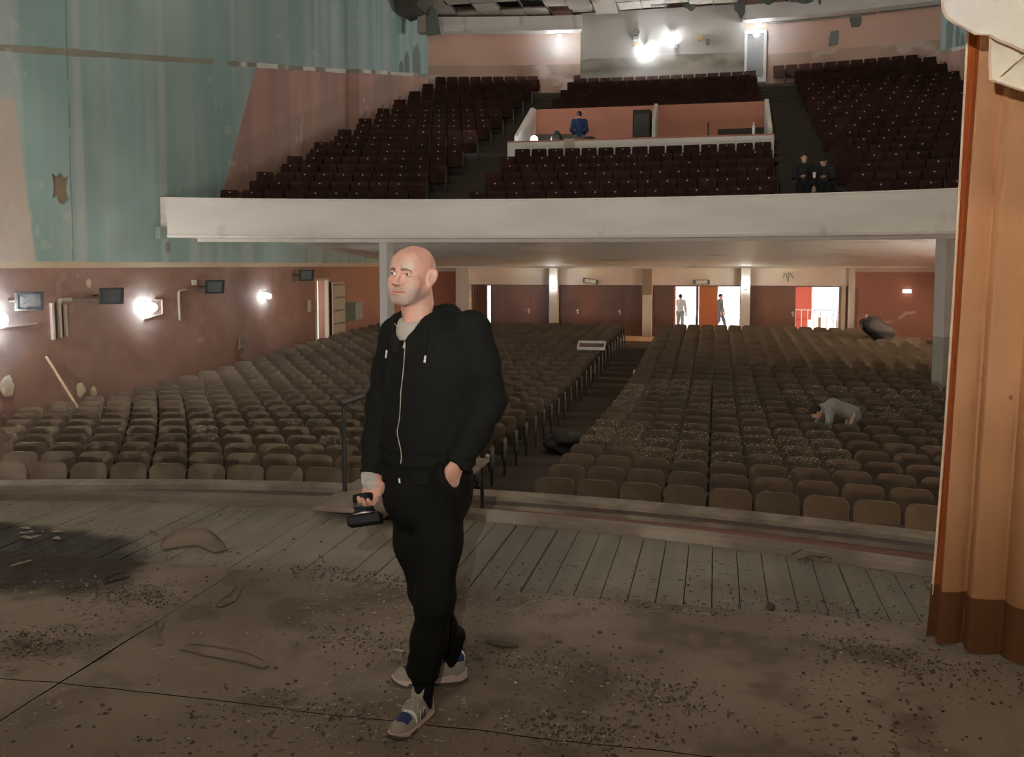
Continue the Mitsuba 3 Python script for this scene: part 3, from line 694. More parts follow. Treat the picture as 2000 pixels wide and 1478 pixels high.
# exit signs above the doors (too small to read)
mat('sign_white', (0.62, 0.60, 0.52), 0.5); mat('sign_dark', (0.10, 0.10, 0.08), 0.6)
def exit_sign(x, z, rot, lab, dark_all=False):
    k = thing('exit_sign', lab, 'sign'); tw = M((x, 39.9, z), 0, 0, rot)
    put('box', bev(-0.34, 0.34, -0.05, 0.03, -0.10, 0.10, 0.01), 'sign_dark', k, to_world=tw)
    put('panel', bev(-0.24, 0.24, -0.058, -0.05, -0.075, 0.075, 0.003), 'sign_white', k, to_world=tw)
exit_sign(-5.35, 1.02, 9, 'small exit sign hanging crooked over the closed brown doors'); exit_sign(-0.62, 1.0, 0, 'small straight exit sign over the orange leaf')
k = thing('cable_stub', 'torn cables dangling over the right-hand doors', 'cable')
for i, (a, b) in enumerate(((2.72, 1.30), (2.9, 1.12), (2.8, 1.15), (2.98, 1.28))): put('wire', tube([(a, 39.9, 1.4), (a + 0.03, 39.86, 1.3), (a - 0.05 + 0.06 * i, 39.85, b - 0.1)], 0.012, 5), 'sign_dark', k)
# fittings on the red wall at the right
k = thing('oval_lamp', 'lit oval lamp on the red wall beside the right column', 'lamp')
m = trimesh.creation.icosphere(2, 1.0); m.apply_scale((0.16, 0.07, 0.075)); m.apply_translation((7.55, 39.93, 0.66))
put('globe', m, 'plate_white', k, smooth=True, emitter=emitter([9.0, 7.5, 6.0])); put('plate', bev(7.36, 7.74, 39.97, 40.0, 0.56, 0.76, 0.01), 'steel', k)
tag(put('switch_plate', bev(5.98, 6.07, 39.975, 40.0, -0.42, -0.30, 0.006), 'plate_white'), 'small white switch on the red wall above the black bag', 'switch')
k = thing('wall_pipe', 'thin pipe rising up the red wall right of the doors', 'pipe'); put('tube', tube([(5.65, 39.97, -1.3), (5.65, 39.97, 0.75)], 0.025), 'pit_red', k)

# ================================================================== fittings on the left wall
WX = XL
mat('lamp_black', (0.015, 0.018, 0.018), 0.5); mat('lamp_glass', (0.07, 0.075, 0.075), 0.25)
def flood(y, z, lab, s=1.0):
    k = thing('floodlight', lab, 'floodlight')
    tw = M((WX + 0.40, y, z), -42, 0, 12, s) 
    body = extr([(-0.20, -0.15), (0.20, -0.15), (0.20, 0.15), (-0.20, 0.15)], 0.10, 'x', -0.12)
    b2 = trimesh.convex.convex_hull(np.vstack([np.array([[0.02, y_, z_] for y_ in (-.24, .24) for z_ in (-.17, .17)]), np.array([[-0.14, y_, z_] for y_ in (-.13, .13) for z_ in (-.10, .10)])]))
    put('housing', b2, 'lamp_black', k, to_world=tw)
    put('front_rim', cat_([bx(0.02, 0.05, -.25, .25, .14, .18), bx(0.02, 0.05, -.25, .25, -.18, -.14), bx(0.02, 0.05, -.25, -.19, -.14, .14), bx(0.02, 0.05, .19, .25, -.14, .14)]), 'lamp_black', k, to_world=tw)
    put('glass', bx(0.018, 0.03, -.19, .19, -.14, .14), 'lamp_glass', k, to_world=tw)
    put('bracket', tube([(WX, y - 0.05, z), (WX + 0.12, y - 0.05, z), (WX + 0.30, y, z)], 0.02), 'lamp_black', k)
flood(15.28, 1.04, 'black unlit floodlight on the left wall, left of the double pipes'); flood(17.75, 1.06, 'black unlit floodlight on the left wall, right of the double pipes')
flood(22.0, 1.16, 'black unlit floodlight on the left wall, above the tall single pipe'); flood(27.55, 1.40, 'black unlit floodlight on the left wall, nearest the open side door')
def bulb(y, z, lab, r=0.085, c=BULB):
    k = thing('wall_lamp', lab, 'lamp')
    put('holder', tube([(WX, y, z + 0.12), (WX + 0.16, y, z + 0.12), (WX + 0.2, y, z + 0.06)], 0.025), 'steel', k, smooth=40)
    m = trimesh.creation.icosphere(2, r); m.apply_translation((WX + 0.2, y, z))
    put('bulb', m, 'plate_white', k, smooth=True, emitter=emitter(c))
bulb(19.54, 0.72, 'brightest glaring bulb on the left wall, beside the square conduit loop', 0.12)
bulb(25.4, 0.79, 'smaller glaring bulb on the left wall, nearer the open side door', 0.09)
bulb(14.72, 0.70, 'glaring bulb on the left wall just outside the left edge', 0.17, [c * 1.6 for c in BULB])
bulb(9.6, 0.60, 'bulb on the left wall close to the stage', 0.12)
def pipe(pts, lab, name='wall_pipe', m='pipe_pale', r=0.035):
    k = thing(name, lab, 'pipe'); put('tube', tube([(WX + 0.04, y, z) for y, z in pts], r, 8), m, k, smooth=40); return k
mat('pipe_pale', (0.40, 0.34, 0.29), 0.6)
k = pipe([(16.36, 0.20), (16.34, 0.95)], 'pair of pale vertical pipe stubs on the left wall below a floodlight', r=0.05)
put('tube', tube([(WX + 0.04, 16.56, 0.22), (WX + 0.04, 16.54, 0.92), (WX + 0.04, 16.6, 1.0), (WX + 0.05, 16.9, 1.0)], 0.05), 'pipe_pale', k, smooth=40)
put('tube', tube([(WX + 0.04, 16.74, 0.24), (WX + 0.04, 16.72, 0.9)], 0.04), 'pipe_pale', k, smooth=40)
pipe([(20.93, 0.33), (20.9, 1.03), (20.96, 1.08), (21.2, 1.1)], 'single pale pipe with an elbow, right of the glaring bulb')
pipe([(19.5, 0.45), (20.18, 0.53), (20.18, 0.88), (19.9, 0.88)], 'square conduit loop beside the brightest bulb', r=0.02)
pipe([(13.0, 0.48), (15.9, 0.56)], 'thin horizontal pipe on the left wall at the left edge', r=0.02)
pipe([(16.9, 0.985), (18.0, 1.0)], 'rusty thin pipe running between two floodlights', m='dusty_wood', r=0.02)
pipe([(21.2, 1.08), (22.4, 1.12)], 'thin dark pipe leading to the third floodlight', m='dusty_wood', r=0.018)
k = thing('junction_box', 'small white box high on the red wall above the single pipe', 'box'); put('body', bev(WX, WX + 0.06, 21.55, 21.73, 1.20, 1.34, 0.008), 'plate_white', k); put('lid', bev(WX + 0.06, WX + 0.068, 21.57, 21.71, 1.22, 1.32, 0.003), 'plate_white', k)
k = thing('socket_box', 'brown socket low on the red wall under the smaller bulb', 'socket'); put('body', bev(WX, WX + 0.05, 23.9, 24.2, -0.66, -0.36, 0.01), 'dusty_wood', k)
k = thing('switch_box', 'pale switch beside the open side door', 'switch'); put('body', bev(WX, WX + 0.05, 28.5, 28.68, 0.15, 0.55, 0.01), 'old_cream', k)
k = thing('wall_plug', 'round pale plug on the red wall between two floodlights', 'socket'); m = trimesh.creation.icosphere(1, 0.09); m.apply_scale((0.4, 1, 1.1)); m.apply_translation((WX, 17.55, 1.33)); put('body', m, 'old_cream', k, smooth=True)
for yy, zz, ss_ in ((15.1, -0.6, 0.22), (17.2, -0.95, 0.17), (17.6, -1.05, 0.13)):
    m = trimesh.creation.icosphere(2, ss_); m.vertices *= (1 + 0.5 * (meshkit.noise(m.vertices * 9 + yy, 3) - 0.5))[:, None]; m.apply_scale((0.2, 0.8, 1.0)); m.apply_translation((WX, yy, zz))
    put('plaster_lump', m, 'old_cream', 'wall_left', smooth=True)
k = thing('broomstick', 'pale wooden stick leaning against the left wall above the front seats', 'stick'); put('shaft', tube([(WX + 0.06, 16.1, -0.12), (WX + 0.75, 16.55, -1.72)], 0.028), 'stick_wood', k, smooth=True)
mat('stick_wood', (0.52, 0.37, 0.24), 0.6)
k = thing('wall_crumb', 'dark oval scar on the teal wall under the balcony end', 'scar'); m = trimesh.creation.icosphere(2, 0.14); m.apply_scale((0.12, 0.75, 1.1)); m.apply_translation((WX, 20.55, 2.16)); put('scar_face', m, 'bare_plaster', k, smooth=True)
k = thing('bracket_box', 'small green box where the balcony front meets the left wall', 'box'); put('body', bev(WX, WX + 0.14, 20.02, 20.3, 2.36, 2.66, 0.01), 'teal_box', k); mat('teal_box', (0.20, 0.28, 0.25), 0.7)
# side door in the left wall, opened against it, lit passage behind
k = thing('door_5', 'open side door in the left wall with a pale ribbed leaf', 'door', kind='structure')
put('door_frame', cat_([bx(WX - 0.1, WX + 0.04, 29.10, 29.18, -1.5, 1.25), bx(WX - 0.1, WX + 0.04, 30.10, 30.18, -1.5, 1.25), bx(WX - 0.1, WX + 0.04, 29.10, 30.18, 1.19, 1.27)]), 'old_cream', k)
lf = put('leaf', bev(WX + 0.12, WX + 0.17, 30.2, 31.3, -1.45, 1.12, 0.008), 'old_cream', k, label='pale door leaf with cross ribs')
for i in range(6): put('rib', bev(WX + 0.17, WX + 0.185, 30.26, 31.24, -1.3 + 0.46 * i, -1.24 + 0.46 * i, 0.004), 'dusty_wood', lf)
k = thing('passage', 'brightly lit passage behind the side door', 'room', kind='structure')
put('passage_walls', cat_([bx(-15.2, -15.1, 28.5, 31, -1.6, 1.6), bx(-15.2, XL - .35, 28.4, 28.5, -1.6, 1.6), bx(-15.2, XL - .35, 31, 31.1, -1.6, 1.6), bx(-15.2, XL - .35, 28.4, 31.1, 1.6, 1.7), bx(-15.2, XL - .35, 28.4, 31.1, -1.7, -1.6)]), 'foyer_pale', k)
put('passage_window', bx(-15.09, -15.05, 28.8, 30.9, -1.2, 1.4), 'foyer_pale', k, emitter=emitter([4.0, 4.0, 4.1]))
k = thing('dark_hatch', 'dark green hatch with a pale shutter on the left wall before the column', 'hatch')
put('opening', bx(WX, WX + 0.03, 31.45, 32.6, -0.36, 0.34), 'teal_dark', k); put('shutter', bev(WX, WX + 0.06, 32.6, 33.3, -0.34, 0.33, 0.01), 'column_grey', k, label='pale shutter')
mat('teal_dark', (0.10, 0.13, 0.11), 0.7); mat('column_grey', (0.30, 0.32, 0.27), 0.7)

for yy, wh in ((25.0, 'nearer the stage'), (30.0, 'nearer the doors')):       # lamps added to brighten the soffit, hidden from the camera by the curtain
    k = thing('side_fill', 'added round fill lamp on the right wall under the balcony, ' + wh, 'lamp')
    m = trimesh.creation.icosphere(2, 0.22); m.apply_translation((XR - 0.3, yy, 1.25)); put('globe', m, 'plate_white', k, smooth=True, emitter=emitter([760.0, 630.0, 490.0]))
    put('bracket', tube([(XR, yy, 1.55), (XR - 0.3, yy, 1.55), (XR - 0.3, yy, 1.45)], 0.025), 'steel', k)
# ================================================================== the upper back wall
def back_flood(x, y, z, lab, r, c):
    k = thing('bare_bulb', lab, 'lamp')
    put('holder', cat_([bev(x - 0.09, x + 0.09, y + 0.05, y + 0.16, z + r, z + r + 0.16, 0.015), tube([(x, y + 0.1, z + r + 0.1), (x, y + 0.35, z + r + 0.12)], 0.02)]), 'steel', k)
    m = trimesh.creation.icosphere(2, r); m.apply_translation((x, y, z)); put('bulb', m, 'plate_white', k, smooth=True, emitter=emitter(c))
B2 = [c * 1.3 for c in BULB]
back_flood(-6.95, 40.95, 11.62, 'glaring bulb on the pink wall left of the projection booth', 0.13, BULB)
back_flood(-3.16, 40.8, 10.98, 'brightest bulb on the projection booth, low by its dirty band', 0.17, B2)
back_flood(-2.03, 40.8, 11.55, 'second bulb on the projection booth, higher up', 0.12, BULB)
back_flood(1.55, 40.75, 11.80, 'bulb glaring above the glass door at the top of the balcony', 0.15, BULB)
k = thing('glass_door', 'white framed glass door at the top of the balcony by the booth', 'door')
put('frame', cat_([bx(1.02, 1.14, 41.5, 41.62, 9.55, 11.75), bx(1.82, 1.94, 41.5, 41.62, 9.55, 11.75), bx(1.02, 1.94, 41.5, 41.62, 11.6, 11.75), bx(1.02, 1.94, 41.5, 41.62, 9.55, 9.75)]), 'foyer_pale', k)
put('pane', bx(1.12, 1.84, 41.55, 41.57, 9.7, 11.62), 'door_glass', k); mat('door_glass', (0.30, 0.33, 0.32), 0.06, 0.0, 0.8)
k = thing('emergency_lamp', 'round emergency lamp with an orange sticker on the booth wall', 'lamp')
put('cap', trimesh.creation.cylinder(0.16, 0.1, sections=20, transform=trimesh.transformations.translation_matrix((-3.56, 40.95, 11.78)) @ trimesh.transformations.rotation_matrix(math.pi / 2, (1, 0, 0))), 'bare_plaster', k)
put('lens', bev(-3.7, -3.42, 40.9, 41.0, 11.45, 11.62, 0.02), 'plate_white', k); put('sticker', bev(-3.68, -3.42, 40.98, 41.0, 11.2, 11.38, 0.005), 'sticker_orange', k); mat('sticker_orange', (0.62, 0.42, 0.18), 0.6)
for (x, z, w, h, m, lab) in ((-0.85, 11.42, .18, .22, 'sticker_orange', 'orange box right of the second bulb on the booth wall'), (-0.52, 11.22, .14, .26, 'bare_plaster', 'narrow grey box on the booth wall right of the orange box'), (-1.86, 11.12, .16, .22, 'plate_white', 'white switch on the booth wall under the second bulb')):
    k = thing('wall_box', lab, 'box'); put('body', bev(x - w / 2, x + w / 2, 40.93, 41.0, z - h / 2, z + h / 2, 0.01), m, k); put('lid', bev(x - w / 2 + .02, x + w / 2 - .02, 40.92, 40.93, z - h / 2 + .02, z + h / 2 - .02, 0.003), m, k)
k = thing('hanging_sheet', 'grey torn sheet hanging on the pink wall above the right block', 'sheet'); put('sheet_body', extr([(4.42, 10.85), (4.8, 10.9), (4.86, 11.5), (4.5, 11.45), (4.47, 11.2)], 0.03, 'y', 41.22), 'bare_plaster', k)
k = thing('wall_duct', 'broken cable tray along the top of the pink wall on the right', 'tray')
for a, b, z in ((1.95, 4.2, 11.95), (4.3, 6.2, 11.95), (6.3, 8.5, 11.98)): put('rail', tube([(a, arc(41.6, 40, a), z), (b, arc(41.6, 40, b), z)], 0.03, 6), 'bare_plaster', k)
put('torn_piece', extr([(5.2, 11.95), (6.2, 11.95), (6.1, 11.78), (5.75, 11.75), (5.6, 11.55), (5.3, 11.55)], 0.03, 'y', 41.05), 'bare_plaster', k)
# ================================================================== things in the balcony box
mat('case_black', (0.012, 0.011, 0.010), 0.6)
k = thing('loudspeaker', 'black speaker cabinet standing by the white partition in the box', 'speaker')
put('cabinet', bev(-2.85, -2.25, 31.7, 32.3, 4.95, 6.95, 0.02), 'case_black', k); put('grille', bev(-2.8, -2.3, 31.685, 31.7, 5.1, 6.8, 0.004), 'seat_iron', k)
k = thing('box_lamp', 'glaring lamp standing in the left corner of the box', 'lamp')
put('stand', tube([(-5.8, 29.5, 4.95), (-5.8, 29.5, 5.62)], 0.02), 'lamp_black', k); m = trimesh.creation.icosphere(2, 0.13); m.apply_translation((-5.8, 29.45, 5.75)); put('bulb', m, 'plate_white', k, smooth=True, emitter=emitter([c * 0.8 for c in BULB]))
k = thing('dust_bag', 'dark bundle beside the glaring lamp in the box', 'bundle'); m = trimesh.creation.icosphere(3, 0.3); m.vertices *= (0.7 + 0.6 * meshkit.noise(m.vertices * 5, 2))[:, None]; m.apply_scale((0.75, 0.6, 1.5)); m.apply_translation((-5.1, 29.7, 5.55)); put('bundle_body', m, 'case_black', k, smooth=True)
put('paper_sheet', bev(-4.72, -4.4, 28.80, 28.84, 5.34, 5.66, 0.004), 'old_cream', label='small beige cardboard hung over the white parapet', cat='cardboard')
k = thing('water_bottle', 'clear bottle standing on the right end of the white parapet', 'bottle')
prof = [(0, 0), (0.04, 0), (0.045, 0.02), (0.045, 0.22), (0.018, 0.30), (0.018, 0.34), (0, 0.34)]
m = trimesh.creation.revolve(prof, sections=16); m.apply_translation((1.02, 28.93, 5.637)); put('body', m, 'bottle_clear', k, smooth=40); mat('bottle_clear', (0.75, 0.77, 0.78), 0.15)
m = trimesh.creation.cylinder(0.022, 0.04, sections=12); m.apply_translation((1.02, 28.93, 5.99)); put('cap', m, 'plate_white', k)
k = thing('mast', 'thin dark pole rising behind the parapet', 'pole'); put('shaft', tube([(-0.32, 29.3, 4.95), (-0.32, 29.3, 6.1)], 0.018), 'case_black', k)
k = thing('cloth_heap', 'dark heap lying on the parapet right of the man in blue', 'cloth'); m = trimesh.creation.icosphere(2, 0.12); m.apply_scale((1.6, .6, .55)); m.apply_translation((-3.95, 28.95, 5.66)); put('heap_body', m, 'case_black', k, smooth=True)
# ================================================================== signed distance modelling (figures, shoes, cloth)
def snet(fn, lo, hi, h):
    "surface net of fn(points) < 0 on a grid of step h; returns a Trimesh with outward faces"
    lo, hi = np.asarray(lo, float), np.asarray(hi, float)
    n = np.maximum(np.ceil((hi - lo) / h).astype(int) + 1, 3)
    ax = [lo[i] + h * np.arange(n[i]) for i in range(3)]
    # coarse pass first, then only the blocks near the surface
    S = 4; nb = (n + S - 1) // S + 1
    cg = np.stack(np.meshgrid(*[lo[i] + h * S * np.arange(nb[i]) for i in range(3)], indexing='ij'), -1)
    co = fn(cg.reshape(-1, 3)).reshape(nb).astype(np.float32)
    val = np.repeat(np.repeat(np.repeat(co, S, 0), S, 1), S, 2)[:n[0], :n[1], :n[2]].copy()
    lowc = co.copy(); near = np.abs(co) < h * S * 1.75 * 1.35
    sgn = co < 0
    for k in range(3):
        d = np.diff(sgn.astype(np.int8), axis=k) != 0
        pad = [(0, 0)] * 3; pad[k] = (0, 1); near |= np.pad(d, pad); pad[k] = (1, 0); near |= np.pad(d, pad)
    mask = np.repeat(np.repeat(np.repeat(near, S, 0), S, 1), S, 2)[:n[0], :n[1], :n[2]]
    pts = np.argwhere(mask)
    out_ = np.empty(len(pts), np.float32)
    for i in range(0, len(pts), 400000): out_[i:i + 400000] = fn(lo + h * pts[i:i + 400000])
    val[mask] = out_
    for k in range(3):                               # closed at the border
        sl = [slice(None)] * 3
        for e in (0, -1):
            sl[k] = e; val[tuple(sl)] = np.maximum(val[tuple(sl)], 1e-4)
    ins = val < 0
    m = n - 1
    c = [ins[a:a + m[0], b:b + m[1], d:d + m[2]] for a in (0, 1) for b in (0, 1) for d in (0, 1)]
    s = sum(x.astype(np.int8) for x in c)
    act = (s > 0) & (s < 8)
    idx = -np.ones(m, np.int64); cells = np.argwhere(act); idx[act] = np.arange(len(cells))
    P = np.zeros((len(cells), 3)); N = np.zeros(len(cells))
    corner = [(a, b, d) for a in (0, 1) for b in (0, 1) for d in (0, 1)]
    for i, A in enumerate(corner):
        for B in corner[i + 1:]:
            if sum(abs(x - y) for x, y in zip(A, B)) != 1: continue
            va = val[tuple((cells + A).T)]; vb = val[tuple((cells + B).T)]
            x = (va < 0) != (vb < 0)
            t = np.where(x, va / np.where(x, va - vb, 1), 0)
            P += np.where(x[:, None], np.array(A) + (np.array(B) - np.array(A)) * t[:, None], 0); N += x
    v = lo + h * (cells + P / np.maximum(N, 1)[:, None])
    F = []
    for k in range(3):
        o = [j for j in range(3) if j != k]
        sl0 = [slice(None)] * 3; sl1 = [slice(None)] * 3
        sl0[k] = slice(0, -1); sl1[k] = slice(1, None)
        a, b = ins[tuple(sl0)], ins[tuple(sl1)]
        e = np.argwhere(a != b)
        e = e[(e[:, o[0]] > 0) & (e[:, o[1]] > 0) & (e[:, o[0]] < n[o[0]] - 1) & (e[:, o[1]] < n[o[1]] - 1)]
        out = a[tuple(e.T)]
        q = []
        for da, db in ((0, 0), (1, 0), (1, 1), (0, 1)):
            c_ = e.copy(); c_[:, o[0]] -= da; c_[:, o[1]] -= db; q.append(idx[tuple(c_.T)])
        q = np.stack(q, 1)
        flip = out if k != 1 else ~out
        q[~flip] = q[~flip][:, ::-1]
        F.append(q)
    q = np.vstack(F)
    mm = trimesh.Trimesh(v, np.vstack([q[:, [0, 1, 2]], q[:, [0, 2, 3]]]), process=False)
    if mm.volume < 0: mm.invert()
    return mm
def smin(a, b, k):
    h = np.clip(0.5 + 0.5 * (b - a) / k, 0, 1)
    return b * (1 - h) + a * h - k * h * (1 - h)
def smax(a, b, k): return -smin(-a, -b, k)
def cap(p, a, b, ra, rb=None):
    rb = ra if rb is None else rb
    a, b = np.asarray(a, float), np.asarray(b, float)
    d = b - a; t = np.clip(((p - a) @ d) / (d @ d), 0, 1)
    return np.linalg.norm(p - a - t[:, None] * d, axis=1) - (ra + (rb - ra) * t)
def ell(p, c, r):
    q = (p - np.asarray(c, float)) / np.asarray(r, float)
    k0 = np.linalg.norm(q, axis=1); k1 = np.linalg.norm(q / np.asarray(r, float), axis=1)
    return k0 * (k0 - 1) / np.maximum(k1, 1e-9)
def chain(p, pts, k=0.02):
    "round cones along a list of (point, radius)"
    d = None
    for (a, ra), (b, rb) in zip(pts[:-1], pts[1:]):
        e = cap(p, a, b, ra, rb); d = e if d is None else smin(d, e, k)
    return d
def settle(m, it=4):
    trimesh.smoothing.filter_taubin(m, lamb=0.5, nu=0.53, iterations=it); return m
def vnormals(m):
    f = m.faces; v = m.vertices; n = np.zeros_like(v); c = np.cross(v[f[:, 1]] - v[f[:, 0]], v[f[:, 2]] - v[f[:, 0]])
    for k in range(3): np.add.at(n, f[:, k], c)
    return n / np.maximum(np.linalg.norm(n, axis=1, keepdims=True), 1e-12)
def split_faces(m, lab):
    "submeshes of m by a label per face"
    out = {}
    for l in np.unique(lab):
        s = m.submesh([np.nonzero(lab == l)[0]], append=True, repair=False); out[int(l)] = s
    return out

# ================================================================== the stage curtain at the right
def ochre(p, n, uv):
    b = fbm(p.x * 2.0, p.y * 2.0, p.z * 0.6, 4)
    c = mix((0.47, 0.24, 0.115), (0.54, 0.285, 0.14), b)
    w = fbm(p.x * 14.0, p.y * 14.0, p.z * 1.4, 3)
    c = c * (0.92 + 0.16 * w)
    flash_fade = ss(1.9, 0.4, p.z + 0.9 * (fbm(p.x * 3.5, p.y * 3.5, p.z * 1.6 + 3.0, 4) - 0.5))  # falloff of the flash painted into the cloth, darker downwards with noisy edges
    c = mix(c, (0.23, 0.105, 0.045), flash_fade * 0.75)
    spots = ss(0.78, 0.84, noise(p.x * 18, p.y * 18, p.z * 14)) * ss(0.92, 1.0, p.z) * ss(1.25, 1.12, p.z) * ss(1.12, 1.22, p.x)
    c = mix(c, (0.05, 0.03, 0.02), spots * 0.8)
    return c
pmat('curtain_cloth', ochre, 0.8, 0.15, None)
pmat('curtain_hem', lambda p, n, uv: mix((0.085, 0.033, 0.014), (0.12, 0.05, 0.022), fbm(p.x * 3, p.y * 3, p.z * 3, 4)), 0.85, 0.15)
pmat('curtain_lining', lambda p, n, uv: mix((0.27, 0.062, 0.014), (0.22, 0.046, 0.010), fbm(p.x * 6, p.y * 6, p.z * 1.0)), 0.75, 0.2)
pmat('valance_cloth', lambda p, n, uv: mix((0.70, 0.525, 0.385), (0.77, 0.60, 0.455), fbm(p.x * 3.0, p.y * 3.0, p.z * 2.0, 4)), 0.8, 0.2)
ck = thing('stage_curtain', 'tall ochre stage curtain hanging in folds at the right edge', 'curtain')
def curt(s, z):
    "s: metres along the gathered cloth from the leading edge; the folds stand towards the camera side"
    h = z / 4.4
    e0 = np.array([1.018, 4.515]); e1 = np.array([1.212, 4.79])
    base = e0[None] + (e1 - e0)[None] * (0.30 * np.sqrt(np.clip(h, 0, 1)) + 0.70 * h)[:, None]
    d = np.array([0.82, -0.57]); nrm = np.array([-0.57, -0.82])
    w = 0.155 + 0.02 * np.sin(2.1 * s + 1.3)
    ph = s / 0.150 + 0.16 * np.sin(s * 9.0) + 0.05 * np.sin(z * 1.3 + s * 3)
    f = np.abs(np.sin(np.pi * ph)) ** 0.55
    amp = (0.085 + 0.018 * np.sin(ph * 2.0)) * (0.75 + 0.35 * (1 - h))
    lat = 0.012 * np.sin(2 * np.pi * ph + 0.6)
    g = s * 1.0 + lat
    off = f * amp
    return base + d[None] * g[:, None] + nrm[None] * off[:, None]
def curtain_piece(s0, s1, z0, z1, ns, nz, push=0.0, zlow=None):
    S, Z = np.meshgrid(np.linspace(s0, s1, ns), np.linspace(z0, z1, nz), indexing='ij')
    s, z = S.ravel(), Z.ravel()
    xy = curt(s, z)
    if zlow is not None: z = np.where(Z.ravel() == z0, zlow(s), z)
    front = np.stack([xy[:, 0], xy[:, 1], z], 1) + np.array([-0.57, -0.82, 0]) * push
    g = heightfield(front[:, 0].reshape(ns, nz), front[:, 1].reshape(ns, nz), front[:, 2].reshape(ns, nz), True)
    b = g.copy(); b.vertices = b.vertices + np.array([0.57, 0.82, 0]) * 0.012; b.invert()
    return cat_([g, b])
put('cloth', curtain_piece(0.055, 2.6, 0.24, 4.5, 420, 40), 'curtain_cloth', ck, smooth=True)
put('hem_band', curtain_piece(-0.016, 2.6, 0.006, 0.25, 430, 6, 0.006, lambda s: 0.012 + 0.010 * np.sin(s * 13) ** 2), 'curtain_hem', ck, smooth=True, label='dark brown dirty hem band')
put('leading_edge', curtain_piece(-0.012, 0.056, 0.24, 4.5, 18, 40, 0.002), 'curtain_lining', ck, smooth=True, label='orange-red leading edge strip')
put('edge_cord', tube([(*(curt(np.array([-0.012]), np.array([z]))[0] - np.array([0.004, 0.0])), z) for z in np.linspace(0.2, 4.4, 20)], 0.006, 6), 'valance_cloth', ck, label='pale cord along the edge')
# the cream valance draped in front of it
vk = thing('valance', 'cream cloth valance hanging over the top of the ochre curtain', 'valance')
def unproject(px, py, hd):
    d = FWD + RGT * (px - 1000) / FOC - UPV * (py - PPY) / FOC
    fh = np.array([-math.sin(YAW), math.cos(YAW), 0.0])
    return EYE + d * (hd / (d @ fh))
def drape(outline, hd, bulge, thick, seed):
    "a hanging cloth: outline at its own distance, thickened and gently folded"
    q = np.array([unproject(x, y, hd) for x, y in outline])
    o = q.mean(0); r = RGT; 
    P2 = np.stack([(q - o) @ r, q[:, 2] - o[2]], 1)
    poly = Polygon(P2)
    v, f = trimesh.creation.triangulate_polygon(poly.segmentize(0.05), engine='earcut')
    m = trimesh.Trimesh(np.c_[v, np.zeros(len(v))], f, process=False)
    m = m.subdivide_to_size(0.05, max_iter=12) if hasattr(m, 'subdivide_to_size') else m
    m.merge_vertices()
    v = m.vertices[:, :2]
    fh = np.array([-math.sin(YAW), math.cos(YAW), 0.0])
    w = bulge * (np.sin(v[:, 0] * 9 + seed) * 0.5 + np.sin(v[:, 0] * 4.3 + v[:, 1] * 3.1 + seed)) - 0.25 * v[:, 0]
    front = o + r * v[:, :1] + np.array([0, 0, 1.0]) * v[:, 1:2] + fh * w[:, None]
    backv = front + fh * thick
    n = len(v); e = m.edges_sorted; u, c = np.unique(e, axis=0, return_counts=True)
    F0 = m.faces; be = set(map(tuple, u[c == 1])); side = []
    for a, b in m.edges:
        if tuple(sorted((a, b))) in be: side += [(a, n + a, n + b), (a, n + b, b)]
    mm = trimesh.Trimesh(np.vstack([front, backv]), np.vstack([F0, F0[:, ::-1] + n, np.array(side)]), process=False)
    if mm.volume < 0: mm.invert()
    return mm
put('swag', drape([(1852, -260), (1854, 8), (1861, 27), (1873, 38), (1889, 47), (1914, 63), (1940, 66), (1953, 76), (1978, 88), (2010, 106), (2200, 190), (2200, -260)], 3.22, 0.012, 0.02, 0.5), 'valance_cloth', vk, smooth=40, label='upper swag of the valance')
put('lower_swag', drape([(1952, 60), (1951, 110), (1952, 149), (1975, 159), (2006, 172), (2060, 196), (2230, 270), (2230, 20)], 3.32, 0.008, 0.02, 1.9), 'valance_cloth', vk, smooth=40, label='lower folded corner')
put('fold', tube([unproject(x, y, 3.31) for x, y in ((1953, 148), (1975, 129), (2012, 98))], 0.003, 6), 'valance_cloth', vk, smooth=True, label='diagonal crease')

# ================================================================== steps from the stage to the aisle, handrail, bench
mat('iron_black', (0.02, 0.018, 0.015), 0.5)
k = thing('gangway', 'wooden gangway and steps from the stage over the pit to the aisle', 'steps')
put('top_board', bev(-2.66, -1.98, 5.72, 6.55, 0.06, 0.095, 0.008), 'dusty_wood', k)
for i in range(4): put('tread', bev(-2.62, -2.0, 6.5 + 0.55 * i, 7.08 + 0.55 * i, -0.30 - 0.3 * i, -0.26 - 0.3 * i, 0.008), 'dusty_wood', k)
for x in (-2.64, -2.0): put('stringer', extr([(6.05, 0.06), (6.5, 0.06), (8.7, -1.2), (8.7, -1.6), (8.4, -1.6), (6.05, -0.2)], 0.04, 'x', x), 'dusty_wood', k)
k = thing('handrail', 'thin black iron handrail left of the man, at the stage steps', 'handrail')
put('post', tube([(-2.61, 6.17, 0.06), (-2.61, 6.17, 0.735)], 0.017), 'iron_black', k); put('post', tube([(-2.62, 8.3, -1.0), (-2.62, 8.3, 0.70)], 0.017), 'iron_black', k)
put('rail', tube([(-2.61, 6.10, 0.74), (-2.62, 8.45, 0.70)], 0.02), 'iron_black', k)
k = thing('bench', 'low wooden bench standing on the steps behind the man', 'bench')
put('bench_top', bev(-2.45, -1.93, 6.75, 7.80, -0.005, 0.03, 0.006), 'dusty_wood', k)
for x, y in ((-1.98, 7.72), (-2.38, 7.72), (-1.98, 6.85), (-2.38, 6.85)): put('leg', tube([(x, y, -0.005), (x, y, -0.42)], 0.018), 'iron_black', k)
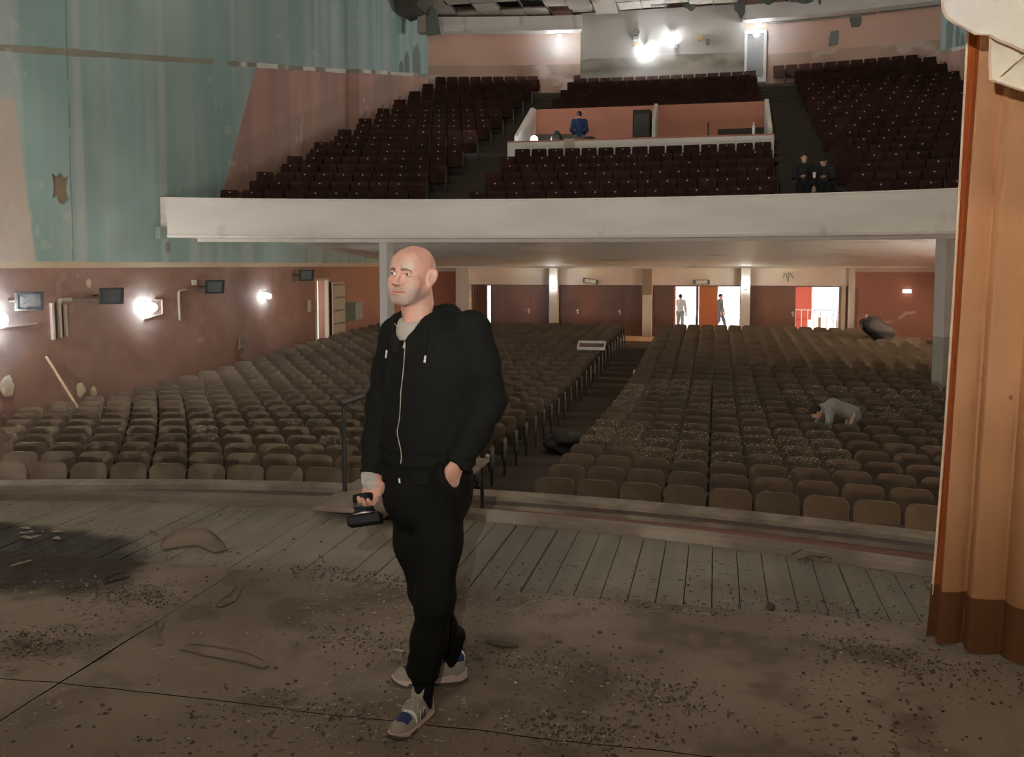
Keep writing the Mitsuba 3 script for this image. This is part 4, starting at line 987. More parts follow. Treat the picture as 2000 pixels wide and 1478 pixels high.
put('crossbar', tube([(-1.98, 7.72, -0.22), (-2.38, 7.72, -0.22)], 0.014), 'iron_black', k); put('knob', trimesh.creation.icosphere(1, 0.022).apply_translation((-1.95, 7.80, 0.045)), 'steel', k)

# ================================================================== rubbish on the stage
rng = np.random.default_rng(21)
def crumbs(n, r0, r1, area, seed, flat=0.55):
    rg = np.random.default_rng(seed); ico = trimesh.creation.icosphere(0, 1.0); V, Fc = [], []
    i = 0
    while i < n:
        x, y = rg.uniform(area[0], area[1]), rg.uniform(area[2], area[3])
        if meshkit.noise(np.array([[x * 1.7, y * 1.7, seed]]))[0] < 0.42 + 0.25 * rg.random(): continue
        r = r0 + (r1 - r0) * rg.random() ** 3
        v = ico.vertices * (0.6 + 0.7 * rg.random((12, 3))) * r * np.array([1.0, 0.7 + 0.5 * rg.random(), flat])
        a = rg.uniform(0, 6.28); R = np.array([[math.cos(a), -math.sin(a), 0], [math.sin(a), math.cos(a), 0], [0, 0, 1]])
        V.append(v @ R.T + np.array([x, y, 0.006 + r * flat * 0.3])); Fc.append(ico.faces + 12 * i); i += 1
    return trimesh.Trimesh(np.vstack(V), np.vstack(Fc), process=False)
mat('crumb_pale', (0.30, 0.255, 0.205), 0.9); mat('crumb_dark', (0.062, 0.047, 0.034), 0.9)
def floor_at(x, y, z=0.0):
    d = FWD + RGT * (x - 1000) / FOC - UPV * (y - PPY) / FOC
    return EYE + d * ((z - EYE[2]) / d[2])
def drift(n, r1, seed):
    "dirt heaped in drifts along the boards"
    rg = np.random.default_rng(seed); ico = trimesh.creation.icosphere(0, 1.0); V, Fc = [], []
    lines = [[(640, 1235), (760, 1262), (800, 1285)], [(900, 1270), (1000, 1292), (1090, 1296), (1150, 1330)], [(1250, 1328), (1340, 1395)], [(1110, 1160), (1300, 1192), (1450, 1186), (1600, 1180), (1790, 1215)],
             [(30, 1255), (80, 1250)], [(560, 1110), (690, 1128), (800, 1146)], [(420, 1375), (620, 1395), (760, 1440)], [(170, 1150), (330, 1180)], [(1600, 1250), (1760, 1290), (1900, 1330)], [(1040, 1420), (1250, 1450)]]
    L_ = [np.array([floor_at(*q) for q in l]) for l in lines]
    for i in range(n):
        l = L_[rg.integers(len(L_))]; t = rg.uniform(0, len(l) - 1); k = int(t); c = l[k] * (1 - t + k) + l[min(k + 1, len(l) - 1)] * (t - k)
        w = 0.13; r = 0.0015 + r1 * rg.random() ** 3
        v = ico.vertices * (0.6 + 0.7 * rg.random((12, 3))) * r * np.array([1.2, 0.9, 0.6]); a = rg.uniform(0, 6.28); R = np.array([[math.cos(a), -math.sin(a), 0], [math.sin(a), math.cos(a), 0], [0, 0, 1]])
        V.append(v @ R.T + np.array([c[0] + rg.normal() * w, c[1] + rg.normal() * w * 0.6, 0.007 + r * 0.2])); Fc.append(ico.faces + 12 * i)
    return trimesh.Trimesh(np.vstack(V), np.vstack(Fc), process=False)
put('plaster_crumbs', crumbs(900, 0.002, 0.009, (-4.6, 1.6, 2.3, 4.7), 5), 'crumb_pale', kind='stuff', label='pale plaster crumbs scattered over the dirty boards', cat='debris')
put('dirt_clods', crumbs(1300, 0.0015, 0.011, (-4.6, 1.6, 2.3, 5.3), 6), 'crumb_dark', kind='stuff', label='dark dirt clods scattered over the stage', cat='debris')
put('rubble_drifts', drift(5200, 0.0065, 31), 'crumb_dark', kind='stuff', label='drifts of dark rubble heaped along the dirty boards', cat='debris')
put('plaster_drifts', drift(1100, 0.006, 32), 'crumb_pale', kind='stuff', label='pale plaster bits lying among the dark rubble drifts', cat='debris')
def curl(pts, w, lift, name, lab, catg, m='dirty_boards'):
    "a strip of floor covering curling off the boards"
    P = np.array([floor_at(*q) for q in pts]); t = np.linspace(0, 1, 24)
    c = np.stack([np.interp(t, np.linspace(0, 1, len(P)), P[:, k]) for k in range(3)], 1)
    tt = np.gradient(c, axis=0); tt /= np.linalg.norm(tt, axis=1, keepdims=True); side = np.stack([-tt[:, 1], tt[:, 0], 0 * t], 1)
    u = np.linspace(0, 1, 8)
    ang = u * 2.0
    prof = np.stack([np.sin(ang) / 2.0 * w, (1 - np.cos(ang)) / 2.0 * lift], 1)
    f = (np.sin(np.pi * t) ** 0.5)[:, None]
    V = c[:, None] + side[:, None] * prof[None, :, :1] + np.array([0, 0, 1.0]) * (prof[None, :, 1:] * f[:, :, None] + 0.008)
    g = heightfield(V[..., 0], V[..., 1], V[..., 2]); b = g.copy(); b.vertices = b.vertices + np.array([0, 0, 0.006]); b.invert()
    return tag(put(name, cat_([g, b]), m, smooth=True), lab, catg)
curl([(318, 1077), (350, 1072), (385, 1068), (420, 1083)], 0.16, 0.13, 'floor_flap', 'curled dark flap of floor covering by the wet patch', 'flap', 'dirty_boards')
curl([(350, 1272), (400, 1285), (470, 1298), (515, 1310)], 0.07, 0.05, 'floor_flap', 'long curled strip of floor covering lying left of the man', 'flap')
curl([(318, 1262), (312, 1240), (320, 1222)], 0.05, 0.06, 'floor_flap', 'small raised corner where two floor boards meet', 'flap')
curl([(430, 1190), (460, 1178), (475, 1150)], 0.06, 0.05, 'floor_flap', 'bent strip rising from the long seam in the boards', 'flap')
curl([(205, 1142), (235, 1135), (255, 1128)], 0.06, 0.04, 'floor_flap', 'short flap of floor covering beside the wet patch', 'flap')
k = thing('stick_piece', 'short dark splinter of wood lying behind the man to the right', 'splinter'); put('splinter_body', tube([floor_at(950, 1252, 0.012), floor_at(980, 1258, 0.02), floor_at(1012, 1262, 0.012)], [0.01, 0.016, 0.008], 6), 'crumb_dark', k)
m = trimesh.creation.icosphere(2, 0.022); m.vertices *= (0.7 + 0.6 * meshkit.noise(m.vertices * 60, 2))[:, None]; m.apply_translation(floor_at(1505, 1186, 0.015))
tag(put('dark_lump', m, 'crumb_dark', smooth=True), 'small dark lump lying on the painted planks near the curtain', 'lump')
k = thing('twig_tangle', 'tangle of dry twigs lying against the kerb near the curtain', 'twigs')
for i in range(9):
    a = floor_at(1545 + rng.uniform(0, 70), 1078 + rng.uniform(0, 22), 0.02); d = np.array([rng.uniform(-.14, .14), rng.uniform(-.08, .08), rng.uniform(-0.01, .05)])
    put('twig', tube([a, a + d * 0.5 + np.array([0, 0, 0.015]), a + d], 0.004, 5), 'crumb_dark', k)
k = thing('spilled_shards', 'pale shards lying in the dark wet patch at the left edge', 'shards')
for i in range(12):
    a = floor_at(rng.uniform(15, 120), rng.uniform(1028, 1056), 0.012)
    mm = trimesh.convex.convex_hull(rng.normal(size=(9, 3)) * np.array([0.028, 0.012, 0.004]) * rng.uniform(0.5, 1.3)); mm.apply_translation(a); put('shard', mm, 'crumb_pale', k)
for x0, y0, x1, y1, lab in ((20, 1105, 60, 1094, 'pale thin splinter in the wet patch at the left'), (770, 1268, 788, 1272, 'pale thin splinter beside the shoes of the man')):
    k = thing('pale_splinter', lab, 'splinter'); put('splinter_body', tube([floor_at(x0, y0, 0.012), floor_at(x1, y1, 0.012)], 0.006, 5), 'crumb_pale', k)
# ================================================================== things among the stalls
def seat_near(block, px, py):
    c = [s for s in stalls if s[1] == block]
    return min(c, key=lambda s: (lambda u: (u[0] - px) ** 2 + (u[1] - py) ** 2)(to_pix((s[2], s[3], s[4] + 0.84))))
s = seat_near('left', 1163, 700)
k = thing('cardboard_box', 'flat pale-rimmed box lying on the seat backs beside the aisle', 'box')
tw = M((s[2], s[3] + 0.25, s[4] + 0.90), s[5], 18)
mat('box_violet', (0.16, 0.10, 0.10), 0.7)
put('rim', cat_([bev(-.42, .42, -.26, -.22, 0, .10, .008), bev(-.42, .42, .22, .26, 0, .10, .008), bev(-.42, -.38, -.22, .22, 0, .10, .008), bev(.38, .42, -.22, .22, 0, .10, .008)]), 'plate_white', k, to_world=tw)
put('bottom', bx(-.38, .38, -.22, .22, 0.01, 0.03), 'box_violet', k, to_world=tw)
k = thing('aisle_stick', 'pale wooden stick leaning on the seats at the right side of the aisle', 'stick')
s = seat_near('right', 1250, 720); put('shaft', tube([(-2.12, s[3] - 2.2, s[4] + 0.0), (-2.10, s[3] + 0.6, s[4] + 0.75)], 0.022), 'stick_wood', k)
k = thing('black_sack', 'black sack lying in the middle of the dark aisle', 'sack'); m = trimesh.creation.icosphere(3, 0.45); m.vertices *= (0.65 + 0.6 * meshkit.noise(m.vertices * 4, 3))[:, None]; m.apply_scale((1.0, 1.3, 0.6)); m.apply_translation((-2.75, 17.4, float(stalls_z(17.4)) + 0.15)); put('sack_body', m, 'case_black', k, smooth=True)
s = seat_near('right', 1712, 660)
k = thing('black_bag', 'black bag slumped over the seats before the red wall at the right', 'bag'); m = trimesh.creation.icosphere(3, 0.4); m.vertices *= (0.75 + 0.45 * meshkit.noise(m.vertices * 4, 8))[:, None]
m.vertices[:, 0] += 0.45 * np.clip(-m.vertices[:, 2], -0.3, 0.4); m.apply_scale((1.25, .7, 1.1)); m.apply_translation((s[2] + 0.0, s[3], s[4] + 1.08)); put('bag_body', m, 'case_black', k, smooth=True)
put('strap', tube([(s[2] - 0.5, s[3] - .1, s[4] + 1.1), (s[2] - 0.58, s[3] - .1, s[4] + 1.35), (s[2] - 0.35, s[3] - .1, s[4] + 1.42)], 0.03, 6), 'case_black', k)
# pit floodlights, standing low in front of the first row, outside the frame
def pit_flood(x, y, z, lab, c, aim, tilt):
    k = thing('pit_floodlight', lab, 'lamp')
    put('stand', tube([(x, y, -1.6), (x, y, z - 0.12)], 0.02), 'iron_black', k)
    a = math.degrees(math.atan2(aim[1] - y, aim[0] - x))
    tw = M((x, y, z), a, 0, -tilt)
    put('housing', cat_([bx(-0.12, 0.0, -.2, .2, -.14, .14), bx(0, 0.03, -.22, .22, .13, .16), bx(0, 0.03, -.22, .22, -.16, -.13)]), 'lamp_black', k, to_world=tw)
    put('lens', bx(0.0, 0.01, -.18, .18, -.12, .12), 'plate_white', k, to_world=tw, emitter=emitter(c))
pit_flood(-9.6, 6.9, -0.39, 'floodlight low at the left end of the pit', PITL, (-9.0, 13.0), 14)
pit_flood(5.6, 6.8, -0.36, 'floodlight low at the right end of the pit', PITR, (3.0, 13.0), 14)
# ================================================================== the man on the stage
FH = np.array([-math.sin(YAW), math.cos(YAW), 0.0])
HD0 = 3.55
_b = unproject(840, 900, HD0)
ORG = np.array([_b[0], _b[1], 0.0])              # floor point under the man's middle
BAS = np.stack([RGT, -FH, np.array([0, 0, 1.0])])   # local axes: right in the picture, towards the camera, up
def L(px, py, t): return BAS @ (unproject(px, py, HD0 - t) - ORG)
def Wd(m):
    m.vertices = m.vertices @ BAS + ORG
    return m
U = math.sqrt(0.5)
Lf, Ff = np.array([0.72, 0.69, 0]), np.array([-0.69, 0.72, 0])   # the chest's left and front
def rotz(v, deg):
    a = math.radians(deg); c, s = math.cos(a), math.sin(a)
    return np.array([v[0] * c - v[1] * s, v[0] * s + v[1] * c, v[2]])
# joints
sh_l, el_l, wr_l = L(918, 648, 0.13), L(957, 782, 0.10), L(897, 905, 0.20)
sh_r, el_r, wr_r = L(778, 655, -0.12), L(744, 790, -0.15), L(726, 922, -0.03)
neck0, neck1 = L(822, 640, -0.01), L(810, 575, 0.0)
headc = L(806, 538, 0.02)
def fl(px, py): return BAS @ (floor_at(px, py) - ORG)
SHOE_L, SHOE_R = (fl(766, 1450), fl(842, 1390)), (fl(766, 1337), fl(911, 1328))
def ankle(s): f = (s[0] - s[1]); return s[1] + f * 0.20 + np.array([0, 0, 0.115])
hip_l, kn_l, an_l = L(860, 960, 0.065), L(849, 1170, 0.17), ankle(SHOE_L)
hip_r, kn_r, an_r = L(811, 960, -0.06), L(838, 1155, -0.02), ankle(SHOE_R)
# ---------------------------------------------------------------- torso
tor = [  # height, px of the middle, t, half width, half depth
    (1.56, 822, -0.015, 0.060, 0.060), (1.515, 834, -0.01, 0.125, 0.085), (1.47, 842, 0, 0.185, 0.108), (1.40, 846, 0, 0.200, 0.128), (1.30, 845, 0, 0.196, 0.138), (1.18, 838, 0.0, 0.184, 0.138),
    (1.06, 834, 0.0, 0.178, 0.138), (0.97, 834, 0.0, 0.182, 0.138), (0.88, 836, 0.0, 0.176, 0.135)]
tz = np.array([a[0] for a in tor])[::-1]
tr = np.array([L(a[1], 700, a[2])[0] for a in tor])[::-1]; tt_ = np.array([a[2] for a in tor])[::-1]
ta = np.array([a[3] for a in tor])[::-1]; tb = np.array([a[4] for a in tor])[::-1]
def torso(p, grow=0.0):
    z = p[:, 2]; zc = np.clip(z, tz[0], tz[-1])
    c = np.stack([np.interp(zc, tz, tr), np.interp(zc, tz, tt_)], 1); a = np.interp(zc, tz, ta) + grow; b = np.interp(zc, tz, tb) + grow
    d = p[:, :2] - c; l = d @ Lf[:2]; f = d @ Ff[:2]
    q = (np.abs(l / a) ** 2.3 + np.abs(f / b) ** 2.3) ** (1 / 2.3)
    return np.maximum((q - 1) * np.minimum(a, b), np.maximum(z - tz[-1] - grow, tz[0] - z))
# ---------------------------------------------------------------- head, in its own frame: x his left, y forward, z up
HS = 1.0
HZ = 0.93
HY = math.radians(27.0); HP = math.radians(2.0)
hy = np.array([-math.sin(HY) * math.cos(HP), math.cos(HY) * math.cos(HP), math.sin(HP)]); hx = np.array([math.cos(HY), math.sin(HY), 0.0]); hz = np.cross(hx, hy)
roll = math.radians(-3.0); hx, hz = hx * math.cos(roll) + hz * math.sin(roll), hz * math.cos(roll) - hx * math.sin(roll)
HB = np.stack([hx, hy, hz])
def to_head(p): return ((p - headc) @ HB.T) / (HS * np.array([1.0, 1.0, HZ]))
def from_head(v): return (np.asarray(v, float) * (HS * np.array([1.0, 1.0, HZ]))) @ HB + headc
EYE_X, EYE_Y, EYE_Z = 0.0335, 0.0735, 0.004
def head_sdf(q):
    ax = np.abs(q[:, 0]); s = np.stack([ax, q[:, 1], q[:, 2]], 1)     # mirrored
    d = ell(q, (0, -0.010, 0.038), (0.0770, 0.090, 0.084))
    d = smin(d, ell(q, (0, 0.022, -0.030), (0.0655, 0.070, 0.088)), 0.03)
    d = smin(d, ell(q, (0, 0.045, 0.045), (0.060, 0.050, 0.052)), 0.03)            # forehead
    d = smin(d, cap(s, (0.057, -0.005, -0.050), (0.020, 0.066, -0.100), 0.022, 0.020), 0.025)   # jaw
    d = smin(d, ell(q, (0, 0.076, -0.100), (0.024, 0.020, 0.019)), 0.02)           # chin
    d = smin(d, ell(s, (0.046, 0.056, -0.026), (0.024, 0.026, 0.022)), 0.02)       # cheek bones
    d = smin(d, ell(s, (0.036, 0.060, -0.062), (0.028, 0.024, 0.030)), 0.02)       # cheeks
    d = smin(d, ell(q, (0, 0.067, -0.060), (0.037, 0.024, 0.034)), 0.02)           # muzzle
    d = smin(d, cap(s, (0.012, 0.088, 0.024), (0.044, 0.071, 0.025), 0.0095, 0.008), 0.014)    # brow ridge
    d = smax(d, -ell(s, (EYE_X + 0.001, 0.097, EYE_Z - 0.001), (0.019, 0.020, 0.0125)), 0.012)  # sockets
    d = smin(d, cap(q, (0, 0.088, 0.014), (0, 0.113, -0.024), 0.0090, 0.0112), 0.012)   # bridge of the nose
    d = smin(d, ell(q, (0, 0.1165, -0.030), (0.0130, 0.0130, 0.0112)), 0.008)      # tip
    d = smin(d, ell(s, (0.0150, 0.101, -0.035), (0.0088, 0.0120, 0.0088)), 0.006)  # wings
    d = smax(d, -ell(s, (0.0075, 0.106, -0.0435), (0.0042, 0.006, 0.004)), 0.003)  # nostrils
    d = smin(d, ell(q, (0, 0.0895, -0.0645), (0.0245, 0.0095, 0.0046)), 0.006)     # upper lip
    d = smin(d, ell(q, (0, 0.0885, -0.0755), (0.0215, 0.0095, 0.0052)), 0.006)     # lower lip
    cx = q[:, 2] + 0.0697 - 0.0030 * (ax / 0.028) ** 2                              # the line between the lips, slightly smiling
    d = smax(d, -np.maximum(np.sqrt(cx ** 2 + (np.maximum(ax - 0.026, 0)) ** 2 + np.maximum(0.088 - q[:, 1], 0) ** 2) - 0.0016, -1), 0.003)
    fold = cap(s, (0.0205, 0.098, -0.034), (0.036, 0.080, -0.060), 0.0006)          # nose to mouth folds
    eye = np.linalg.norm(s - np.array([EYE_X, EYE_Y, EYE_Z]), axis=1)
    lid = eye - 0.0142
    ex = (s[:, 0] - EYE_X) / 0.0150
    up = 0.0054 * np.sqrt(np.clip(1 - ex ** 2, 0, 1)) + 0.0004
    gap = np.abs(s[:, 2] - EYE_Z - 0.0004) - up
    gap = np.where(q[:, 1] > EYE_Y, gap, 1.0)
    d = smin(d, lid, 0.004)
    d = smax(d, -np.maximum(np.maximum(gap, -(eye - 0.0105)), eye - 0.02), 0.0012)
    d = smin(d, cap(s, (EYE_X - 0.013, 0.0820, -0.0115), (EYE_X + 0.012, 0.0770, -0.0125), 0.0035), 0.008)   # bags under the eyes
    # ears
    e = (s - np.array([0.0835, -0.006, -0.004])) / 1.1; a = math.radians(34); ca, sa = math.cos(a), math.sin(a)
    e = np.stack([e[:, 0] * ca + e[:, 1] * sa, -e[:, 0] * sa + e[:, 1] * ca, e[:, 2]], 1); e[:, 1] += e[:, 2] * 0.18
    wid = 0.0195 + 0.12 * e[:, 2]
    ear = ell(e / np.stack([np.ones(len(e)), np.clip(wid / 0.0195, .6, 1.4), np.ones(len(e))], 1), (0, 0, 0), (0.0085, 0.0200, 0.0345))
    ear = smax(ear, -ell(e, (0.0085, 0.003, 0.004), (0.0065, 0.0115, 0.021)), 0.003)
    ear = smin(ear, cap(e, (0.002, -0.001, 0.004), (0.003, 0.006, -0.014), 0.0032), 0.004)
    return smin(d, ear, 0.007)
def neck_sdf(p):
    back = -hy
    d = cap(p, neck0 + np.array([0.0, -0.01, -0.03]), from_head((0, -0.030, -0.050)), 0.062, 0.060)
    d = smin(d, cap(p, from_head((-0.05, -0.02, -0.055)), neck0 + Ff * 0.05 - np.array([0, 0, .02]), 0.014), 0.03)
    d = smin(d, cap(p, from_head((0.05, -0.02, -0.055)), neck0 + Ff * 0.05 - np.array([0, 0, .02]), 0.014), 0.03)
    return d
def face_sdf(p):
    return smin(head_sdf(to_head(p)) * HS * 0.96, neck_sdf(p), 0.018)
z0 = 1.47
hm = snet(face_sdf, headc + [-0.135, -0.15, 0], headc + [0.135, 0.15, 0.16], 0.004) if False else None
lo = np.array([headc[0] - 0.125, headc[1] - 0.135, z0]); hi = np.array([headc[0] + 0.135, headc[1] + 0.14, headc[2] + 0.15])
head_m = snet(face_sdf, lo, hi, 0.0019)
head_m = settle(head_m, 2)
def skin_colors(m, head=True):
    v = m.vertices; q = to_head(v); n = len(v)
    base = np.tile([0.485, 0.265, 0.198], (n, 1))
    fb = meshkit.fbm(v * 55, 3, 2)[:, None]; base = base * (0.95 + 0.10 * fb)
    if not head: return base
    ax = np.abs(q[:, 0])
    def blob(c, r): return np.exp(-(((np.stack([ax, q[:, 1], q[:, 2]], 1) - np.array(c)) / np.array(r)) ** 2).sum(1))[:, None]
    red = 0.7 * blob((0.045, 0.065, -0.03), (.02, .04, .02)) + 0.9 * blob((0, 0.11, -0.03), (.014, .02, .014)) + 0.45 * blob((0.0, 0.03, 0.10), (.06, .06, .035)) + 0.8 * blob((0.085, -0.01, 0), (.012, .03, .03))
    base = base * (1 - 0.25 * red) + np.array([0.50, 0.22, 0.165]) * 0.25 * red
    fr = (q[:, 1] > 0.02)
    beard = np.clip((-q[:, 2] - 0.040) / 0.02, 0, 1) * np.clip((q[:, 2] + 0.128) / 0.015, 0, 1) * np.clip((q[:, 1] + 0.02) / 0.06, 0, 1)
    cheek = np.clip((np.hypot(ax / 0.040, (q[:, 2] + 0.038) / 0.034) - 0.75) / 0.7, 0, 1); beard = beard * cheek
    must = 1.1 * np.exp(-(((ax - 0.010) / 0.023) ** 2 + ((q[:, 2] + 0.0545) / 0.007) ** 2)) * (q[:, 1] > 0.07)
    beard = np.clip(np.maximum(beard, must), 0, 1)[:, None] * (0.55 + 0.5 * meshkit.noise(v * 420, 4)[:, None])
    base = base * (1 - 0.85 * beard) + np.array([0.25, 0.205, 0.175]) * 0.85 * beard
    lips = np.exp(-((ax / 0.022) ** 4 + ((q[:, 2] + 0.0700) / 0.0092) ** 4)) * (q[:, 1] > 0.080)
    lips = lips[:, None]; base = base * (1 - 0.7 * lips) + np.array([0.46, 0.205, 0.165]) * 0.7 * lips
    line = (np.exp(-(((q[:, 2] + 0.0697 - 0.003 * (ax / 0.028) ** 2) / 0.0016) ** 2)) * (ax < 0.027) * (q[:, 1] > 0.08))[:, None]
    base = base * (1 - 0.55 * line) + np.array([0.20, 0.08, 0.06]) * 0.55 * line
    hair = np.clip((q[:, 1] * -1 + 0.010) / 0.03, 0, 1) * np.clip((0.095 - q[:, 2] - 0.3 * np.abs(q[:, 1] + 0.03)) / 0.03, 0, 1) * np.clip((q[:, 2] + 0.055) / 0.02, 0, 1) * np.clip((ax - 0.052 + np.clip(-q[:, 1] - 0.05, 0, 1) * 1.5) / 0.012, 0, 1)
    hair = hair * np.where((ax > 0.0775) & (q[:, 1] > -0.045), 0, 1)
    hair = hair[:, None] * (0.6 + 0.4 * meshkit.noise(v * 500, 6)[:, None]); base = base * (1 - 0.55 * hair) + np.array([0.14, 0.115, 0.095]) * 0.55 * hair
    lash = np.exp(-(((ax - EYE_X) / 0.014) ** 4 + ((q[:, 2] - EYE_Z - 0.0052 + 0.0035 * ((ax - EYE_X) / 0.014) ** 2) / 0.0014) ** 2)) * (q[:, 1] > 0.078)
    base = base * (1 - 0.6 * lash[:, None]) + np.array([0.08, 0.045, 0.035]) * 0.6 * lash[:, None]
    return np.clip(base, 0, 1)
# ---------------------------------------------------------------- hands
def hand_sdf(p, wrist, d, palm_n, side, curls, s=1.0, spread=0.10, thumb=(0.5, 0.9, 0.15)):
    """d: direction of the palm from the wrist, palm_n: out of the palm, side: towards the thumb; curls: bend of the four fingers in degrees per joint"""
    d = d / np.linalg.norm(d); side = side - d * (side @ d); side /= np.linalg.norm(side); nn = np.cross(d, side); nn *= np.sign(nn @ palm_n)
    X = lambda a, b, c: wrist + s * (d * a + side * b + nn * c)
    out = cap(p, wrist - d * 0.012, X(0.02, 0, 0), 0.027 * s, 0.026 * s)
    for b, l in ((0.028, 0.088), (0.009, 0.092), (-0.010, 0.088), (-0.027, 0.080)):
        out = smin(out, cap(p, X(0.012, b * 0.6, 0), X(l, b, -0.002), 0.0175 * s, 0.0125 * s), 0.012)
    for (b, l, ln), cu in zip(((0.029, 0.088, 0.072), (0.0095, 0.093, 0.080), (-0.0105, 0.089, 0.074), (-0.0285, 0.080, 0.058)), curls):
        a = 0.0; q = X(l, b, -0.002); r = 0.0096 * s; dirv = d + side * (b * spread * 10)
        dirv /= np.linalg.norm(dirv)
        ch = [(q, r)]
        for j, fr in enumerate((0.45, 0.31, 0.24)):
            a += math.radians(cu); v = dirv * math.cos(a) + nn * math.sin(a); q = q + v * ln * fr * s; r *= 0.93; ch.append((q, r))
        out = smin(out, chain(p, ch, 0.004), 0.004)
    ta, tb_, tc = thumb
    t0 = X(0.022, 0.024, 0.004); v1 = d * ta + side * tb_ + nn * tc; v1 /= np.linalg.norm(v1); t1 = t0 + v1 * 0.042 * s
    v2 = d * (ta + 0.55) + side * (tb_ * 0.35) + nn * (tc + 0.15); v2 /= np.linalg.norm(v2); t2 = t1 + v2 * 0.034 * s; t3 = t2 + (v2 + nn * 0.2) / np.linalg.norm(v2 + nn * 0.2) * 0.024 * s
    out = smin(out, chain(p, [(t0, 0.0155 * s), (t1, 0.0120 * s), (t2, 0.0108 * s), (t3, 0.0088 * s)], 0.006), 0.008)
    return out
CAM_C = L(712, 985, 0.07)                          # the camera he holds
hr_d = L(716, 985, 0.085) - L(729, 925, 0.0)
hand_r = lambda p: hand_sdf(p, L(730, 934, -0.01), hr_d, np.array([-0.25, 0.75, -0.25]), np.array([0.9, 0.35, 0.1]), (34, 38, 40, 42), 1.03, 0.05, (0.55, 0.75, 0.35))
hl_d = L(864, 985, 0.150) - L(893, 902, 0.205)
hand_l = lambda p: hand_sdf(p, L(890, 910, 0.208), hl_d, np.array([-0.5, -0.8, 0.0]), np.array([-0.8, 0.5, 0.0]), (12, 12, 14, 16), 0.95, 0.02, (1.3, -0.5, -0.2))
rm = settle(snet(hand_r, L(728, 960, 0.02) - [0.12, 0.13, 0.13], L(728, 960, 0.02) + [0.12, 0.15, 0.10], 0.003), 3)
lm = settle(snet(hand_l, L(885, 945, 0.21) - [0.11, 0.11, 0.15], L(885, 945, 0.21) + [0.11, 0.11, 0.10], 0.003), 3)
def limbs(p):
    d = torso(p, -0.03)
    d = smin(d, chain(p, [(sh_l, 0.050), (el_l, 0.038), (wr_l, 0.026)]), 0.03); d = smin(d, chain(p, [(sh_r, 0.050), (el_r, 0.038), (wr_r, 0.026)]), 0.03)
    d = smin(d, chain(p, [(hip_l, 0.075), (kn_l, 0.048), (an_l, 0.026), (an_l - [0, 0, .05], 0.024)]), 0.03); d = smin(d, chain(p, [(hip_r, 0.075), (kn_r, 0.046), (an_r, 0.026), (an_r - [0, 0, .04], 0.024)]), 0.03)
    return smin(d, cap(p, neck0 - [0, 0, .06], neck0, 0.066, 0.062), 0.03)
bm = snet(limbs, (-0.36, -0.34, 0.06), (0.36, 0.36, 1.50), 0.012)
man = thing('person', 'bald man in black hoodie and trousers standing on the stage holding a camera', 'person')
mat_skin = {'type': 'twosided', 'bsdf': {'type': 'principled', 'base_color': {'type': 'mesh_attribute', 'name': 'vertex_color'}, 'roughness': 0.48, 'specular': 0.40}}
scene['skin'] = mat_skin
skin = cat_([head_m, rm, lm, bm])
colr = np.vstack([skin_colors(head_m), skin_colors(rm, False), skin_colors(lm, False), skin_colors(bm, False)])
put('body', Wd(trimesh.Trimesh(skin.vertices, skin.faces, process=False)), 'skin', man, smooth=True, color=colr)
# eyes
scene['eye_wet'] = {'type': 'twosided', 'bsdf': {'type': 'principled', 'base_color': {'type': 'mesh_attribute', 'name': 'vertex_color'}, 'roughness': 0.12, 'specular': 0.5}}
for sx_ in (-1, 1):
    e = trimesh.creation.icosphere(4, 0.0126 * HS); dirn = e.vertices / np.linalg.norm(e.vertices, axis=1, keepdims=True)
    gz_ = np.array([-0.34, 0.93, 0.06]); gz_ /= np.linalg.norm(gz_); ang = np.degrees(np.arccos(np.clip(dirn @ gz_, -1, 1)))
    col = np.where((ang < 13)[:, None], [0.008, 0.006, 0.005], np.where((ang < 29)[:, None], [0.085, 0.042, 0.022], [0.50, 0.45, 0.41]))
    e.vertices = e.vertices @ HB + from_head((sx_ * EYE_X, EYE_Y, EYE_Z))
    put('eye', Wd(e), 'eye_wet', man, smooth=True, color=col)
mat('brow_hair', (0.13, 0.088, 0.066), 0.9)
for sx_ in (-1, 1):
    pts = []
    for t in np.linspace(0, 1, 9):
        x = 0.012 + 0.036 * t; z = 0.0215 + 0.0030 * math.sin(math.pi * min(1, t * 1.1)) - 0.005 * max(0, t - 0.6) / 0.4
        q = np.array([sx_ * x, 0.115, z])
        while head_sdf(q[None])[0] > 0.0005 and q[1] > 0: q[1] -= 0.0006
        pts.append(from_head(q))
    m = tube(pts, np.array([0.0030, 0.0042, 0.0043, 0.0040, 0.0036, 0.0030, 0.0024, 0.0018, 0.0010]), 8)
    put('eyebrow', Wd(m), 'brow_hair', man, smooth=True)
# ---------------------------------------------------------------- hoodie
def sleeve_end(p, w, e, lim, pts, k):
    a = (w - e) / np.linalg.norm(w - e)
    return smax(chain(p, pts, k), (p - w) @ a - lim, 0.004)
def arm_l(p, g=0.0): return sleeve_end(p, wr_l, el_l, 0.012, [(sh_l, 0.082 + g), (sh_l * .55 + el_l * .45 + Lf * .006, 0.073 + g), (el_l, 0.062 + g), (el_l * .5 + wr_l * .5, 0.060 + g), (wr_l, 0.049 + g)], 0.03)
def arm_r(p, g=0.0): return sleeve_end(p, wr_r, el_r, 0.010, [(sh_r, 0.080 + g), (sh_r * .5 + el_r * .5, 0.068 + g), (el_r, 0.060 + g), (el_r * .45 + wr_r * .55, 0.053 + g), (wr_r, 0.043 + g)], 0.03)
vtop = np.array([tr[-3], tt_[-3], 0]) + Ff * 0.128
V_LOW = 1.432                                        # where the zip is closed
